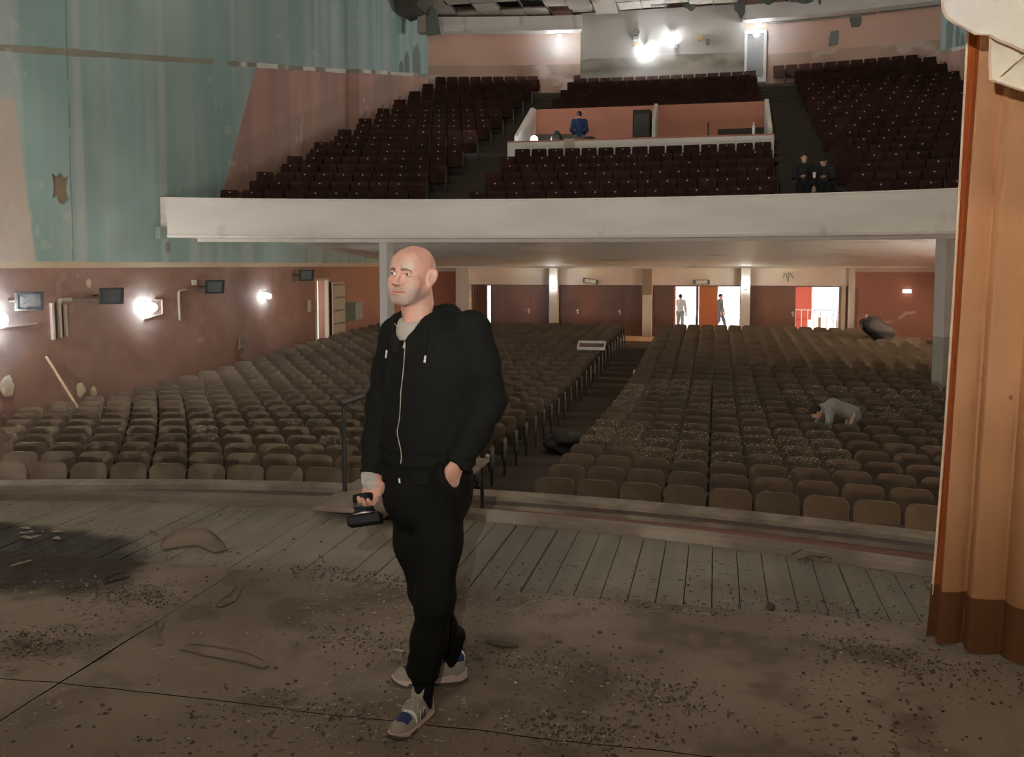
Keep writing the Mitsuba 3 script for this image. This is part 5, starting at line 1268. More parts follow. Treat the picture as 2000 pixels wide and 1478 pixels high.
def vee(p):
    "the open neck of the hoodie: a wedge in front of the chest above the zip"
    c = np.stack([np.interp(p[:, 2], tz, tr), np.interp(p[:, 2], tz, tt_)], 1); d = p[:, :2] - c
    l = d @ Lf[:2]; f = d @ Ff[:2]
    w = 0.002 + np.clip(p[:, 2] - V_LOW, 0, 1) * 0.64
    return np.maximum(np.abs(l + 0.004) - w, np.maximum(V_LOW - p[:, 2], -f + 0.02))
def collar(p):
    "the hood, gathered round the neck and lying on the back"
    pts = []
    for a, up, out, r in ((-168, -0.085, 0.128, 0.022), (-152, -0.035, 0.116, 0.030), (-125, 0.018, 0.100, 0.036), (-90, 0.030, 0.098, 0.038), (-45, 0.030, 0.110, 0.045), (0, 0.030, 0.125, 0.056), (45, 0.026, 0.112, 0.046), (85, 0.010, 0.096, 0.036), (120, -0.010, 0.096, 0.030), (150, -0.040, 0.112, 0.024), (168, -0.085, 0.125, 0.020)):
        r_ = math.radians(a); dirv = -Ff * math.cos(r_) + Lf * math.sin(r_)
        c = neck0 + np.array([0.012, -0.01, 0.0]) + np.array([0, 0, up]); pts.append((c + dirv * out, r))
    return chain(p, pts, 0.02)
def hood_bag(p):
    c = neck0 - Ff * 0.135 + np.array([0.01, 0, -0.055])
    return smin(ell(p, c, (0.11, 0.11, 0.085)), ell(p, c + Lf * .05 + [0, 0, .035], (0.09, 0.085, 0.06)), 0.03)
def neck_cut(p): return cap(p, neck0 + Ff * 0.02 - [0, 0, .06], neck1 + Ff * 0.045 + [0, 0, .10], 0.070, 0.096)
def hoodie_sdf(p):
    d = torso(p, 0.012)
    d = smin(d, arm_l(p), 0.035); d = smin(d, arm_r(p), 0.03)
    d = smax(d, -(vee(p)), 0.006)
    hd = smin(collar(p), hood_bag(p), 0.03)
    d = smin(d, hd, 0.02)
    d = smax(d, -neck_cut(p), 0.014)
    # waist band and wrist bands
    rib = 0.006 * np.exp(-((p[:, 2] - 0.945) / 0.022) ** 2)
    d = d + rib * (np.abs(p[:, 0]) < 0.2)
    return np.maximum(d, 0.905 - p[:, 2] - 0.0 * p[:, 0])
def cut_plane(d, p, a, dirv): return np.maximum(d, (p - a) @ (dirv / np.linalg.norm(dirv)))
def hoodie_full(p):
    d = hoodie_sdf(p)
    near_l = np.linalg.norm(p - wr_l, axis=1) < 0.13
    near_r = np.linalg.norm(p - wr_r, axis=1) < 0.13
    cl = (p - (wr_l + 0.0 * (wr_l - el_l))) @ ((wr_l - el_l) / np.linalg.norm(wr_l - el_l)); arml = arm_l(p)
    cr = (p - wr_r) @ ((wr_r - el_r) / np.linalg.norm(wr_r - el_r))
    return d
hood_m = snet(hoodie_full, (-0.36, -0.36, 0.89), (0.40, 0.42, 1.66), 0.0062)
def wrinkle(m, amp, fn):
    n = vnormals(m); m.vertices = m.vertices + n * (amp * fn(m.vertices))[:, None]; return m
def axis_folds(v, a, b, freq, seed):
    d = (b - a) / np.linalg.norm(b - a); t = (v - a) @ d
    w = meshkit.fbm(np.stack([v[:, 0] * 5, v[:, 1] * 5, v[:, 2] * 3], 1), 3, seed)
    return np.sin(t * freq + w * 9.0)
def hood_folds(v):
    out = 0.5 * (meshkit.fbm(v * np.array([9, 9, 6]), 3, 4) - 0.5) * 2
    for a, b, c in ((sh_l, el_l, wr_l), (sh_r, el_r, wr_r)):
        r = np.exp(-(np.linalg.norm(v - b, axis=1) / 0.11) ** 2); out = out + r * axis_folds(v, a, c, 95, 3) * 0.9
        r = np.exp(-(np.linalg.norm(v - c, axis=1) / 0.08) ** 2); out = out + r * axis_folds(v, b, c, 130, 7) * 0.7
        r = np.exp(-(np.linalg.norm(v - (a - [0, 0, .09]), axis=1) / 0.09) ** 2); out = out + r * axis_folds(v, a, b + [0.2, 0, 0], 80, 5) * 0.6
    w = np.exp(-((v[:, 2] - 1.0) / 0.06) ** 2) * (np.abs(v[:, 0]) < 0.22); out = out + w * np.sin(v[:, 2] * 120 + 5 * meshkit.fbm(v * 7, 2, 9)) * 0.8
    return out
hood_m = settle(wrinkle(settle(hood_m, 4), 0.0058, hood_folds), 3)
pmat('black_fleece', lambda p, n, uv: C3(0.0062, 0.0064, 0.0052) * (0.85 + 0.3 * noise(p.x * 240, p.y * 240, p.z * 240)), 0.9, 0.06)
pmat('black_jersey', lambda p, n, uv: C3(0.0055, 0.0054, 0.0048) * (0.85 + 0.3 * noise(p.x * 240, p.y * 240, p.z * 240)), 0.9, 0.06)
hk = put('hoodie', Wd(hood_m.copy()), 'black_fleece', man, smooth=True, label='black zip hoodie')
# ---------------------------------------------------------------- shirt
def shirt_sdf(p):
    d = torso(p, -0.004)
    d = smin(d, cap(p, neck0 - [0, 0, .05], neck0 + Ff * 0.012 + [0, 0, 0.06], 0.092, 0.074), 0.025)
    ring = neck0 + np.array([0, 0, 0.050])
    up = (p - ring) @ (np.array([0, 0, 1.0]) + Ff * 0.40) / 1.08
    d = smax(d, up, 0.004)
    return np.maximum(d, 1.2 - p[:, 2])
sm_ = settle(snet(shirt_sdf, (-0.25, -0.25, 1.18), (0.25, 0.25, 1.58), 0.006), 2)
mat('grey_jersey', (0.36, 0.335, 0.30), 0.85)
put('shirt', Wd(sm_), 'grey_jersey', man, smooth=True, label='grey round-necked shirt under the hoodie')
cf = settle(snet(lambda p: np.maximum(chain(p, [(wr_r + (el_r - wr_r) * .08, 0.034), (wr_r + (wr_r - el_r) * .085, 0.037), (L(727, 946, 0.012), 0.033)], 0.01), -1), wr_r - [0.1, 0.1, 0.14], wr_r + [0.1, 0.12, 0.08], 0.004), 2)
cf = wrinkle(cf, 0.0022, lambda v: axis_folds(v, el_r, wr_r, 160, 2))
put('shirt_cuff', Wd(cf), 'grey_jersey', man, smooth=True, label='grey shirt cuff showing below the sleeve')
# ---------------------------------------------------------------- trousers
def trousers_sdf(p):
    d = torso(p, 0.004); d = np.maximum(d, p[:, 2] - 1.0)
    hipc = (hip_l + hip_r) / 2
    pel = ell(p, hipc + [0, 0, 0.0], (0.178, 0.150, 0.17))
    d = smin(d, pel, 0.03)
    l = chain(p, [(hip_l, 0.100), (L(858, 1060, 0.12), 0.080), (kn_l, 0.069), (L(838, 1250, 0.14), 0.062), (an_l + [0, 0, .085], 0.053), (an_l + [0, 0, 0.03], 0.039)], 0.05)
    r = chain(p, [(hip_r, 0.106), (L(818, 1060, -0.04), 0.090), (kn_r, 0.070), (L(862, 1225, -0.10), 0.056), (an_r + [0, 0, .07], 0.046), (an_r + [0, 0, .03], 0.036)], 0.05)
    d = smin(smin(d, l, 0.03), r, 0.03)
    pk = cap(p, L(874, 927, 0.186), L(860, 1010, 0.125), 0.053, 0.045)
    pk = smax(pk, (p - L(871, 928, 0.21)) @ np.array([0.91, 0.15, 0.38]), 0.004)
    return np.maximum(np.maximum(smin(d, pk, 0.035), p[:, 2] - 1.0), 0.128 - p[:, 2])
tm = snet(trousers_sdf, (-0.30, -0.36, 0.10), (0.30, 0.36, 1.02), 0.0065)
def tr_folds(v):
    out = 0.5 * (meshkit.fbm(v * np.array([8, 8, 5]), 3, 14) - 0.5) * 2
    for a, b, c in ((hip_l, kn_l, an_l), (hip_r, kn_r, an_r)):
        out = out + np.exp(-(np.linalg.norm(v - b, axis=1) / 0.10) ** 2) * axis_folds(v, a, c, 75, 13) * 0.7
        out = out + np.exp(-(np.linalg.norm(v - c - [0, 0, .05], axis=1) / 0.09) ** 2) * axis_folds(v, b, c, 115, 17) * 1.1
    out = out + np.exp(-(np.linalg.norm(v - (hip_l + hip_r) / 2 + [0, 0, .10], axis=1) / 0.13) ** 2) * np.sin(60 * (v[:, 2] + 0.8 * np.abs(v[:, 0])) + 4 * meshkit.fbm(v * 6, 2, 3)) * 0.7
    return out
tm = settle(wrinkle(tm, 0.004, tr_folds), 2)
put('trousers', Wd(tm.copy()), 'black_jersey', man, smooth=True, label='black jersey trousers, cuffed at the ankles')
for a, kn_ in ((an_l, kn_l), (an_r, kn_r)):
    put('sock', Wd(settle(snet(lambda p: chain(p, [(a + (kn_ - a) * 0.30, 0.044), (a + [0, 0, .01], 0.037), (a - [0, 0, .06], 0.035)], 0.02), a - [.1, .1, .13], a + [.12, .14, .22], 0.005), 1)), 'black_jersey', man, smooth=True)
# ---------------------------------------------------------------- zip, cords and other trim, laid onto the cloth by rays
import trimesh.ray.ray_triangle as _rt
def onto(m, pixels, lift=0.002):
    q = trimesh.ray.ray_triangle.RayMeshIntersector(m); out = []
    for x, y in pixels:
        d = FWD + RGT * (x - 1000) / FOC - UPV * (y - PPY) / FOC; o = BAS @ (EYE - ORG); dl = BAS @ d; dl /= np.linalg.norm(dl)
        loc, _, _ = q.intersects_location(o[None], dl[None], multiple_hits=True)
        if len(loc): p = loc[np.argmin(np.linalg.norm(loc - o, axis=1))]; out.append(p - dl * lift)
    return np.array(out)
front = hood_m.submesh([np.nonzero(vnormals(hood_m)[hood_m.faces].mean(1)[:, 1] > -0.1)[0]], append=True, repair=False)
def dense(px, n=26):
    px = np.array(px, float); t = np.linspace(0, 1, len(px)); k = np.linspace(0, 1, n)
    from scipy.interpolate import CubicSpline
    return CubicSpline(t, px)(k)
mat('zip_metal', (0.62, 0.58, 0.50), 0.35, 0.85); mat('aglet_white', (0.72, 0.71, 0.68), 0.4)
zp = onto(front, dense([(791, 667), (790, 690), (787, 730), (783, 765), (782, 790), (779, 825), (776, 845), (782, 875), (782, 905)], 40))
if len(zp) > 3:
    put('zip', Wd(tube(zp, 0.0022, 6)), 'zip_metal', man, smooth=True, label='metal zip')
    put('zip_puller', Wd(tube(onto(front, [(791, 664), (790, 672), (788, 680)], 0.005), 0.0045, 8)), 'zip_metal', man)
lap = onto(front, dense([(770, 632), (778, 642), (785, 655), (790, 667)], 12), 0.001)
if len(lap) > 3: put('zip_edge', Wd(tube(lap, 0.0022, 6)), 'zip_metal', man, smooth=True, label='open upper half of the zip')
for px in ([(764, 640), (759, 662), (756, 684)], [(838, 634), (835, 660), (831, 694)]):
    c = onto(front, dense(px, 12), 0.003)
    if len(c) > 3:
        put('drawcord', Wd(tube(c, 0.0032, 7)), 'black_jersey', man, smooth=True)
        e = onto(front, [(px[-1][0], px[-1][1]), (px[-1][0] - 1, px[-1][1] + 7), (px[-1][0] - 2, px[-1][1] + 14)], 0.005)
        if len(e) == 3: put('cord_tip', Wd(tube(e, 0.0045, 8)), 'aglet_white', man, smooth=True, label='white cord tip')
tfront = tm
e = onto(tm, [(780, 934), (780, 938), (781, 943)], 0.004)
if len(e) == 3: put('cord_tip', Wd(tube(e, 0.0038, 8)), 'aglet_white', man, smooth=True, label='white cord tip below the hem')
# ---------------------------------------------------------------- shoes
def shoe(toe, heel, lab):
    "toe and heel: floor points in the local frame"
    f = toe - heel; ln = np.linalg.norm(f[:2]); f = f / ln; f[2] = 0; s_ = np.array([-f[1], f[0], 0])
    B = np.stack([f, s_, np.array([0, 0, 1.0])])
    q0 = heel.copy(); q0[2] = 0
    k = ln / 0.305
    def back(m): m.vertices = (m.vertices * (k * np.array([1, 1.0, 1.16]))) @ B + q0; return Wd(m)
    xs_ = np.array([0.0, 0.02, 0.07, 0.14, 0.20, 0.245, 0.28, 0.300, 0.305]); wl_ = np.array([0.012, 0.030, 0.036, 0.036, 0.045, 0.048, 0.038, 0.018, 0.0]); wr_ = -np.array([0.012, 0.030, 0.037, 0.040, 0.050, 0.050, 0.040, 0.020, 0.0])
    t = np.linspace(0, 0.305, 40); outline = Polygon(np.vstack([np.c_[t, np.interp(t, xs_, wl_)], np.c_[t[::-1], np.interp(t[::-1], xs_, wr_)]])).buffer(0.006).buffer(-0.003)
    top = lambda x: np.interp(x, [0, 0.05, 0.12, 0.2, 0.26, 0.31], [0.043, 0.040, 0.032, 0.025, 0.024, 0.032])
    bot = lambda x: np.interp(x, [-0.01, 0.02, 0.20, 0.26, 0.31], [0.010, 0.003, 0.003, 0.005, 0.022])
    def slab(poly, lo_, hi_):
        m = trimesh.creation.extrude_polygon(poly.segmentize(0.008), 1.0, engine='earcut'); x = m.vertices[:, 0]
        m.vertices[:, 2] = np.where(m.vertices[:, 2] > 0.5, hi_(x), lo_(x)); return m
    mid = slab(outline, lambda x: bot(x) + 0.006, top)
    osol = slab(outline.buffer(0.0015), lambda x: bot(x) - 0.002, lambda x: bot(x) + 0.008)
    def upper(p):
        x, y, z = p[:, 0], p[:, 1], p[:, 2]
        d = ell(p, (0.225, 0.0, 0.028), (0.075, 0.046, 0.040))
        d = smin(d, chain(p, [(np.array([0.05, 0, 0.045]), 0.036), (np.array([0.13, 0, 0.050]), 0.040), (np.array([0.19, 0, 0.040]), 0.036)], 0.02), 0.03)
        d = smin(d, chain(p, [(np.array([0.040, 0, 0.05]), 0.034), (np.array([0.036, 0, 0.085]), 0.031)], 0.02), 0.02)
        d = smin(d, cap(p, (0.10, 0, 0.085), (0.15, 0, 0.066), 0.026, 0.026), 0.02)
        d = smax(d, -cap(p, (0.060, 0, 0.105), (0.075, 0, 0.16), 0.031, 0.045), 0.006)     # the opening
        return np.maximum(d, 0.022 - z)
    um = settle(snet(upper, (-0.01, -0.065, 0.015), (0.315, 0.065, 0.13), 0.0028), 3)
    c = um.triangles_center; x, y, z = c[:, 0], c[:, 1], c[:, 2]
    lab_ = np.zeros(len(c), int)
    vee_ = np.abs(y) < 0.040 - 0.9 * np.clip(x - 0.225, 0, 1)
    lab_[(x > 0.205) & (x < 0.262 - 0.45 * np.abs(y)) & (z > 0.034) & (np.abs(y) < 0.037)] = 1                 # navy toe panel
    lab_[(x > 0.188 - 0.35 * np.abs(y)) & (x <= 0.205 - 0.35 * np.abs(y)) & (z > 0.037)] = 2   # white band
    lab_[(x < 0.10) & (z > 0.080) & (z > 0.080 + 0.0 * x)] = 3                  # navy collar lining
    lab_[(x < 0.022) & (np.abs(y) < 0.014) & (z > 0.076)] = 2
    sk = thing_part('shoe', lab)
    for i, (nm, m_) in enumerate((('upper', 'suede_grey'), ('toe_panel', 'mesh_navy'), ('reflective_band', 'band_white'), ('collar', 'mesh_navy'))):
        P = split_faces(um, lab_)
        if i in P: put(nm, back(P[i]), m_, sk, smooth=True)
    put('midsole', back(mid), 'midsole_cream', sk, smooth=30); put('outsole', back(osol), 'outsole_dark', sk, smooth=30)
    put('sole_patch', back(slab(outline.buffer(0.001).intersection(sbox(0.19, -0.1, 0.24, 0.1)), lambda x: bot(x) + 0.007, lambda x: top(x) - 0.004)), 'outsole_dark', sk)
    tg = rounded_panel(0.062, 0.055, 0.008, 0.012, curve=-0.008); tg.vertices = tg.vertices @ np.array([[0, 1, 0], [1, 0, 0], [0, 0, 1.0]]); tg.apply_transform(trimesh.transformations.rotation_matrix(math.radians(-28), (0, 1, 0))); tg.apply_translation((0.118, 0, 0.092)); put('tongue', back(tg), 'suede_grey', sk, smooth=30)
    for i in range(5):
        xx = 0.115 + 0.016 * i; zz = 0.100 - 0.0078 * i
        ys = np.linspace(-0.026, 0.026, 9); pts = []
        for yv in ys:
            zt = 0.13
            pts.append((xx + 0.1 * yv, yv, zz + 0.004 - 9.0 * yv * yv))
        put('lace', back(tube(pts, 0.0032, 6)), 'lace_grey', sk, smooth=True)
    for yv in (-1, 1):
        put('lace', back(tube([(0.120, 0.004 * yv, 0.104), (0.150, 0.030 * yv, 0.092), (0.172, 0.040 * yv, 0.066), (0.150, 0.046 * yv, 0.060), (0.122, 0.012 * yv, 0.100)], 0.003, 6)), 'lace_grey', sk, smooth=True)
    # letter on both sides
    for yv in (-1, 1):
        for big, m_, off in ((True, 'band_white', 0.0), (False, 'logo_dark', 0.0012)):
            tx = meshkit.text_mesh('N', 0.034, 0.0012, bold=True); tx = tx.subdivide_to_size(0.006, max_iter=6) if hasattr(tx, 'subdivide_to_size') else tx
            v = tx.vertices.copy(); ctr = (v[:, :2].max(0) + v[:, :2].min(0)) / 2
            v[:, :2] -= ctr
            if big: v[:, :2] *= np.array([1.28, 1.22])
            X_ = 0.132 - yv * v[:, 0] * 1.1; Z_ = 0.050 + v[:, 1] + 0.2 * v[:, 0] * 0
            X_ = 0.132 + (v[:, 0] if yv < 0 else -v[:, 0]) * 1.1
            yy = np.full(len(v), 0.07); X_ = X_.astype(float)
            for _ in range(120):
                dd = upper(np.c_[X_, yv * yy, Z_]); yy = np.where((dd > 0.0006) & (yy > 0), yy - 0.0006, yy)
            Y_ = yv * (yy + off + v[:, 2])
            put('logo', back(trimesh.Trimesh(np.c_[X_, Y_, Z_], tx.faces, process=False)), m_, sk, label='letter N on the side' if not big else 'white outline of the letter')
    return sk
def thing_part(name, lab):
    k = fresh(name, man); labels[k] = {'label': lab}; return k
mat('suede_grey', (0.235, 0.20, 0.165), 0.85); mat('mesh_navy', (0.018, 0.028, 0.085), 0.8); mat('band_white', (0.80, 0.80, 0.80), 0.4); mat('midsole_cream', (0.46, 0.36, 0.30), 0.7)
mat('outsole_dark', (0.06, 0.052, 0.045), 0.8); mat('lace_grey', (0.30, 0.265, 0.225), 0.85); mat('logo_dark', (0.02, 0.022, 0.03), 0.6)
shoe(*SHOE_L, 'grey suede trainer with a navy toe and a letter N, in front')
shoe(*SHOE_R, 'grey suede trainer with a navy toe, set behind and turned sideways')
# ---------------------------------------------------------------- the camera in his hand
mat('camera_black', (0.005, 0.005, 0.005), 0.65, 0.0, 0.15); mat('camera_chrome', (0.75, 0.74, 0.72), 0.22, 0.95); mat('lens_glass', (0.02, 0.02, 0.03), 0.05, 0.0, 0.8)
cam = thing('photo_camera', 'black camera with chrome trim held low in the right hand of the man', 'camera')
ca = L(709, 974, 0.06); cb = L(713, 1012, 0.085)
ax_ = (cb - ca) / np.linalg.norm(cb - ca)
def along(t): return ca + (cb - ca) * t
put('lens_barrel', Wd(tube([along(-.25), along(-.15), along(0.1), along(0.15), along(0.55), along(0.62), along(0.78)], [0.036, 0.040, 0.040, 0.037, 0.037, 0.042, 0.042], 28)), 'camera_black', cam, smooth=35)
put('focus_ring', Wd(tube([along(0.22), along(0.42)], 0.0405, 28)), 'seat_iron', cam, smooth=35)
put('front_glass', Wd(tube([along(-.256), along(-.252)], 0.030, 24)), 'lens_glass', cam)
u1 = np.array([0.96, 0.1, -0.26]); u1 = u1 - ax_ * (u1 @ ax_); u1 /= np.linalg.norm(u1); u2 = np.cross(ax_, u1)
Bc = np.stack([u1, u2, ax_])
def cpart(name, m, mt, at, lab=None):
    m.vertices = m.vertices @ Bc + at; put(name, Wd(m), mt, cam, label=lab)
cpart('camera_body', bev(-0.064, 0.064, -0.043, 0.043, -0.012, 0.030, 0.007), 'camera_black', along(0.95))
cpart('top_plate', bev(-0.060, 0.060, 0.043, 0.050, -0.010, 0.026, 0.003), 'camera_black', along(0.95))
for q0_, q1_ in ((-0.060, -0.034), (0.030, 0.058)): cpart('trim_plate', bev(q0_, q1_, 0.050, 0.0525, -0.008, 0.022, 0.001), 'camera_chrome', along(0.95), 'chrome trim plate')
cpart('hot_shoe', bev(-0.012, 0.012, 0.050, 0.056, -0.008, 0.012, 0.002), 'camera_chrome', along(0.95))
cpart('dial', trimesh.creation.cylinder(0.010, 0.012, sections=20, transform=trimesh.transformations.translation_matrix((0.040, 0.055, 0.008)) @ trimesh.transformations.rotation_matrix(math.pi / 2, (1, 0, 0))), 'camera_chrome', along(0.95))
cpart('dial', trimesh.creation.cylinder(0.008, 0.010, sections=20, transform=trimesh.transformations.translation_matrix((-0.044, 0.054, 0.008)) @ trimesh.transformations.rotation_matrix(math.pi / 2, (1, 0, 0))), 'camera_chrome', along(0.95))
cpart('mount_ring', trimesh.creation.annulus(0.030, 0.045, 0.006, transform=trimesh.transformations.translation_matrix((0, 0, -0.014))), 'camera_chrome', along(0.95), 'chrome lens mount')
for s in (-1, 1): cpart('strap_lug', trimesh.creation.torus(0.008, 0.0018, 12, 6).apply_translation((s * 0.068, 0.03, 0.006)), 'camera_chrome', along(0.95))
# ================================================================== the other people
mat('skin_plain', (0.50, 0.31, 0.235), 0.55); mat('hair_dark', (0.02, 0.016, 0.013), 0.8); mat('cloth_black', (0.016, 0.017, 0.017), 0.9); mat('cloth_blue', (0.018, 0.042, 0.11), 0.85); mat('cloth_grey', (0.22, 0.235, 0.22), 0.85); mat('cloth_pale', (0.42, 0.44, 0.43), 0.85)
mat('trousers_grey', (0.16, 0.16, 0.16), 0.85); mat('shoe_dark', (0.03, 0.028, 0.026), 0.7)
def figure(label, at, face, J, mats, h=0.013, hood=False, group=None):
    """J: joints in the figure's own frame (x left, y forward, z up, metres); face: heading in degrees (0 = towards the stage)"""
    k = thing('person', label, 'person', group)
    a = math.radians(180 + face); R = np.array([[math.cos(a), math.sin(a), 0], [-math.sin(a), math.cos(a), 0], [0, 0, 1]])
    j = {n: np.array(v, float) for n, v in J.items()}
    hc, hd = j['head'], j.get('look', np.array([0, 1.0, 0])); hd = hd / np.linalg.norm(hd); hu = j.get('crown', np.array([0, 0, 1.0])); hu = hu - hd * (hu @ hd); hu /= np.linalg.norm(hu); hl = np.cross(hd, hu) * -1
    def X(b, c, d): return hc + hl * b + hd * c + hu * d
    def head(p):
        q = np.stack([(p - hc) @ hl, (p - hc) @ hd, (p - hc) @ hu], 1)
        d = ell(q, (0, -0.015, 0.03), (0.076, 0.096, 0.088)); d = smin(d, ell(q, (0, 0.025, -0.04), (0.06, 0.068, 0.085)), 0.03)
        d = smin(d, cap(q, (0, 0.088, 0.01), (0, 0.112, -0.03), 0.009, 0.012), 0.015)
        s = np.stack([np.abs(q[:, 0]), q[:, 1], q[:, 2]], 1)
        d = smax(d, -ell(s, (0.032, 0.096, 0.005), (0.016, 0.014, 0.010)), 0.01); d = smin(d, ell(s, (0.078, -0.01, -0.005), (0.010, 0.02, 0.034)), 0.008)
        return smax(d, -cap(q, (-0.024, 0.100, -0.068), (0.024, 0.100, -0.068), 0.004), 0.004)
    chest, pel = j['chest'], j['pelvis']
    def body(p):
        d = smin(head(p), cap(p, hc - hu * 0.06, j['neck'] - (j['neck'] - chest) * 0.3, 0.055, 0.06), 0.03)
        d = smin(d, chain(p, [(chest, 0.10), (pel, 0.09)]), 0.04)
        for s in 'lr':
            d = smin(d, chain(p, [(j['sh_' + s], 0.05), (j['el_' + s], 0.038), (j['wr_' + s], 0.027)]), 0.03)
            w = j['wr_' + s]; v = j.get('hd_' + s, w - j['el_' + s]); v = v / np.linalg.norm(v); sd = np.cross(v, [0.3, 0.4, 0.85]); sd /= np.linalg.norm(sd)
            d = smin(d, cap(p, w, w + v * 0.085, 0.03, 0.032), 0.02)
            for b, l in ((0.028, .16), (0.009, .175), (-0.01, .168), (-0.028, .145)): d = smin(d, cap(p, w + v * 0.08 + sd * b, w + v * l + sd * b * 1.25, 0.0105, 0.009), 0.006)
            d = smin(d, cap(p, w + v * 0.03 + sd * 0.028, w + v * 0.105 + sd * 0.058, 0.0125, 0.010), 0.01)
            d = smin(d, chain(p, [(j['hip_' + s], 0.075), (j['kn_' + s], 0.048), (j['an_' + s], 0.035)]), 0.03)
        return d
    allp = np.array(list(j[n] for n in j if n not in ('look', 'crown') and not n.startswith('hd_'))); lo, hi = allp.min(0) - 0.24, allp.max(0) + 0.24
    def W(m): m.vertices = m.vertices @ R + np.array(at); return m
    put('body', W(settle(snet(body, lo, hi, h * 0.8), 1)), 'skin_plain', k, smooth=True)
    def top(p):
        d = chain(p, [(j['neck'] * .8 + chest * .2, 0.085), (chest, 0.135), (chest * .4 + pel * .6, 0.130), (pel + (chest - pel) * 0.02, 0.135)], 0.06)
        d = smin(d, cap(p, j['sh_l'], j['sh_r'], 0.082), 0.05)
        for s in 'lr': d = smin(d, chain(p, [(j['sh_' + s], 0.078), (j['el_' + s], 0.062), (j['wr_' + s], 0.046)]), 0.03)
        ax = (pel - chest) / np.linalg.norm(pel - chest)
        d = smax(d, (p - pel) @ ax - 0.05, 0.01)
        for s in 'lr':
            v = j['wr_' + s] - j['el_' + s]; v /= np.linalg.norm(v)
        if hood: d = smin(d, np.maximum(ell(p, hc - hd * 0.02, (0.108, 0.118, 0.130)), -ell(p, hc + hd * 0.10, (0.075, 0.09, 0.10))), 0.02)
        return d
    m = settle(snet(top, lo, hi, h), 2)
    put('jacket', W(wrinkle(m, 0.006, lambda v: 2 * (meshkit.fbm(v * 8, 2, 3) - 0.5))), mats[0], k, smooth=True)
    def legs(p):
        d = cap(p, j['hip_l'], j['hip_r'], 0.118)
        for s in 'lr': d = smin(d, chain(p, [(j['hip_' + s], 0.10), (j['kn_' + s], 0.072), (j['an_' + s], 0.06)], 0.03), 0.03)
        return smax(d, (p - pel) @ ((chest - pel) / np.linalg.norm(chest - pel)) - 0.03, 0.01)
    put('trousers', W(settle(snet(legs, lo, hi, h), 2)), mats[1], k, smooth=True)
    def hair(p):
        q = np.stack([(p - hc) @ hl, (p - hc) @ hd, (p - hc) @ hu], 1)
        d = ell(q, (0, -0.018, 0.036), (0.084, 0.103, 0.093)); return smax(d, 0.6 * q[:, 1] - q[:, 2] * 0.75 - 0.02, 0.01)
    put('hair', W(settle(snet(hair, hc - 0.16, hc + 0.16, h * 0.7), 1)), mats[2], k, smooth=True)
    for s in 'lr':
        an = j['an_' + s]; put('shoe', W(settle(snet(lambda p: np.maximum(smin(cap(p, an + [0, -.05, -.045], an + [0, .15, -.055], 0.042, 0.036), cap(p, an - [0, 0, .03], an - [0, 0, .06], 0.045), 0.02), an[2] - 0.09 - p[:, 2]), an - [.12, .15, .12], an + [.12, .25, .06], h * 0.8), 1)), 'shoe_dark', k, smooth=True)
    return k
STAND = dict(head=(0, .03, 1.62), neck=(0, 0, 1.46), chest=(0, 0, 1.25), pelvis=(0, 0, 0.95), sh_l=(-.18, 0, 1.41), el_l=(-.25, .0, 1.13), wr_l=(-.24, .10, .90), sh_r=(.18, 0, 1.41), el_r=(.25, 0, 1.13), wr_r=(.24, .10, .90),
             hip_l=(-.09, 0, .92), kn_l=(-.10, .02, .50), an_l=(-.11, 0, .09), hip_r=(.09, 0, .92), kn_r=(.10, .02, .50), an_r=(.11, 0, .09))
bz = bal_top(0) - 0.86
figure('man in black standing upright at the balcony front in the right aisle', (2.10, 24.45, bz), 8, {**STAND, 'wr_r': (.12, .30, 1.12), 'hd_r': (-0.3, 1, 0.1)}, ('cloth_black', 'cloth_black', 'hair_dark'))
figure('man in black bowing his head beside the upright man in the balcony', (2.62, 24.40, bz), -22, {**STAND, 'head': (0.02, .16, 1.50), 'look': (0.25, 1, -0.75), 'neck': (0, .06, 1.38), 'chest': (0, .03, 1.2), 'sh_l': (-.17, .06, 1.34), 'sh_r': (.18, .06, 1.34), 'wr_l': (-.10, .34, 1.10), 'el_l': (-.24, .1, 1.08), 'hd_l': (0.4, 1, 0)}, ('cloth_black', 'cloth_black', 'hair_dark'))
k = thing('paper_cup', 'pale cup held between the two men in the balcony', 'cup')
m = trimesh.creation.revolve([(0, 0), (0.032, 0), (0.045, 0.13), (0.041, 0.13), (0.03, 0.01), (0, 0.01)], sections=16); m.apply_translation((2.32, 24.02, bz + 1.07)); put('cup_body', m, 'plate_white', k, smooth=30)
m = trimesh.creation.cylinder(0.047, 0.012, sections=16); m.apply_translation((2.32, 24.02, bz + 1.205)); put('cup_lid', m, 'old_cream', k)
figure('person in a blue jacket standing in the pink balcony box', (-4.42, 30.0, 4.95), 190, {**STAND, 'wr_l': (-.12, .28, 1.02), 'wr_r': (.12, .28, 1.02)}, ('cloth_blue', 'trousers_grey', 'hair_dark'))
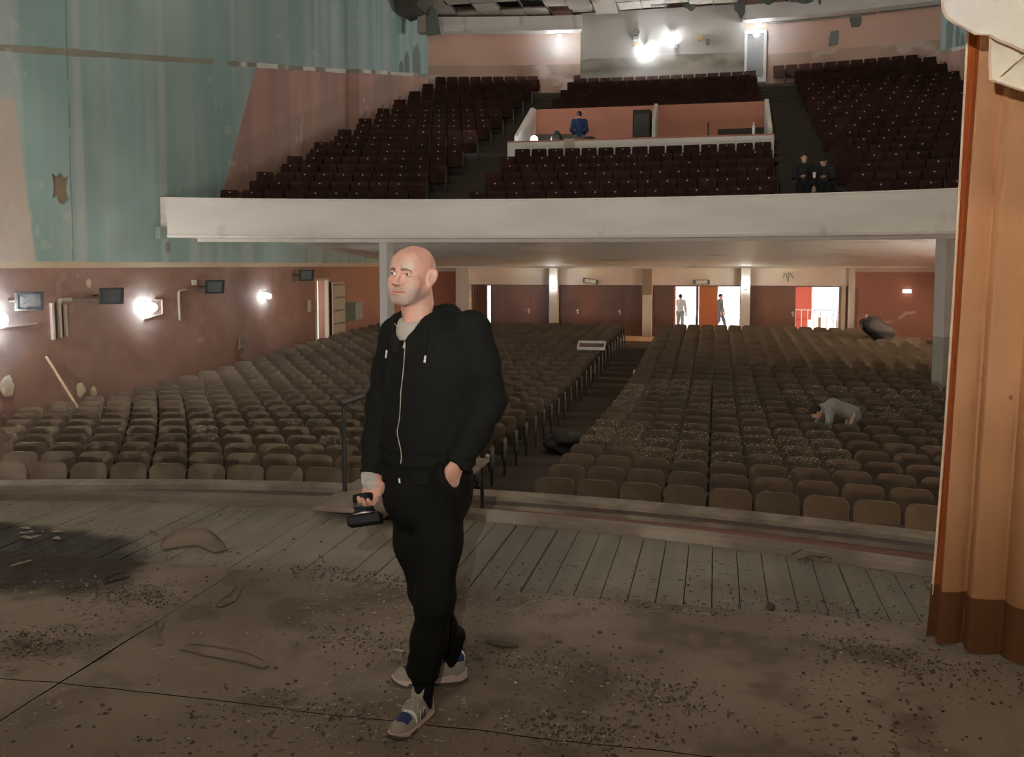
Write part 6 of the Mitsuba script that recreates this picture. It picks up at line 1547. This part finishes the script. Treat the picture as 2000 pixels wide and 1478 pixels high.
BEND = dict(head=(0.0, .62, 0.98), look=(0, 0.7, -0.75), crown=(0, 0.75, 0.7), neck=(0, .50, 1.04), chest=(0, .32, 1.08), pelvis=(0, -.05, .95), sh_l=(-.19, .44, 1.02), el_l=(-.25, .47, .74), wr_l=(-.2, .55, .52), sh_r=(.19, .44, 1.02), el_r=(.24, .50, .74), wr_r=(.18, .58, .52),
            hip_l=(-.09, -.03, .92), kn_l=(-.10, .06, .50), an_l=(-.11, 0, .09), hip_r=(.09, -.03, .92), kn_r=(.10, .06, .50), an_r=(.11, 0, .09))
bp_ = unproject(1662, 815, 16.2)
figure('man in a grey shirt bending down between the right-hand stalls seats', (bp_[0], bp_[1], float(stalls_z(17.4))), -78, BEND, ('cloth_grey', 'trousers_grey', 'hair_dark'))
figure('person in grey standing in the bright foyer, seen through the left opening', (-1.62, 43.2, -1.36), 160, STAND, ('cloth_pale', 'cloth_grey', 'hair_dark'), 0.02)
figure('person in dark green walking in the bright foyer, seen through the right opening', (0.18, 44.0, -1.36), 70, {**STAND, 'kn_l': (-.1, .16, .5), 'an_l': (-.1, .25, .09), 'kn_r': (.1, -.02, .5), 'an_r': (.1, -.28, .10)}, ('trousers_grey', 'trousers_grey', 'hair_dark'), 0.02)
# what shows through the last doors: red wall, white railing, orange barrier
k = thing('railing', 'white railing in the bright street behind the last doors', 'railing')
for i in range(8): put('baluster', tube([(3.3 + 0.28 * i, 44.5, -1.36), (3.3 + 0.28 * i, 44.5, -0.35)], 0.022, 6), 'foyer_pale', k)
put('handrail', tube([(3.2, 44.5, -0.35), (5.4, 44.5, -0.35)], 0.03, 6), 'foyer_pale', k)
k = thing('red_panel', 'red panel in the bright street behind the last doors', 'panel'); put('face', bev(3.3, 4.45, 46.0, 46.1, -0.9, 1.2, 0.01), 'foyer_red', k); put('foot', bev(3.4, 4.3, 45.9, 46.2, -1.36, -0.9, 0.01), 'foyer_red', k)
k = thing('orange_barrier', 'small orange barrier low behind the last doors', 'barrier'); put('board', bev(4.2, 4.75, 42.0, 42.08, -1.35, -1.05, 0.01), 'sticker_orange', k); put('post', bev(4.35, 4.45, 41.9, 42.2, -1.36, -0.55, 0.01), 'stick_wood', k)
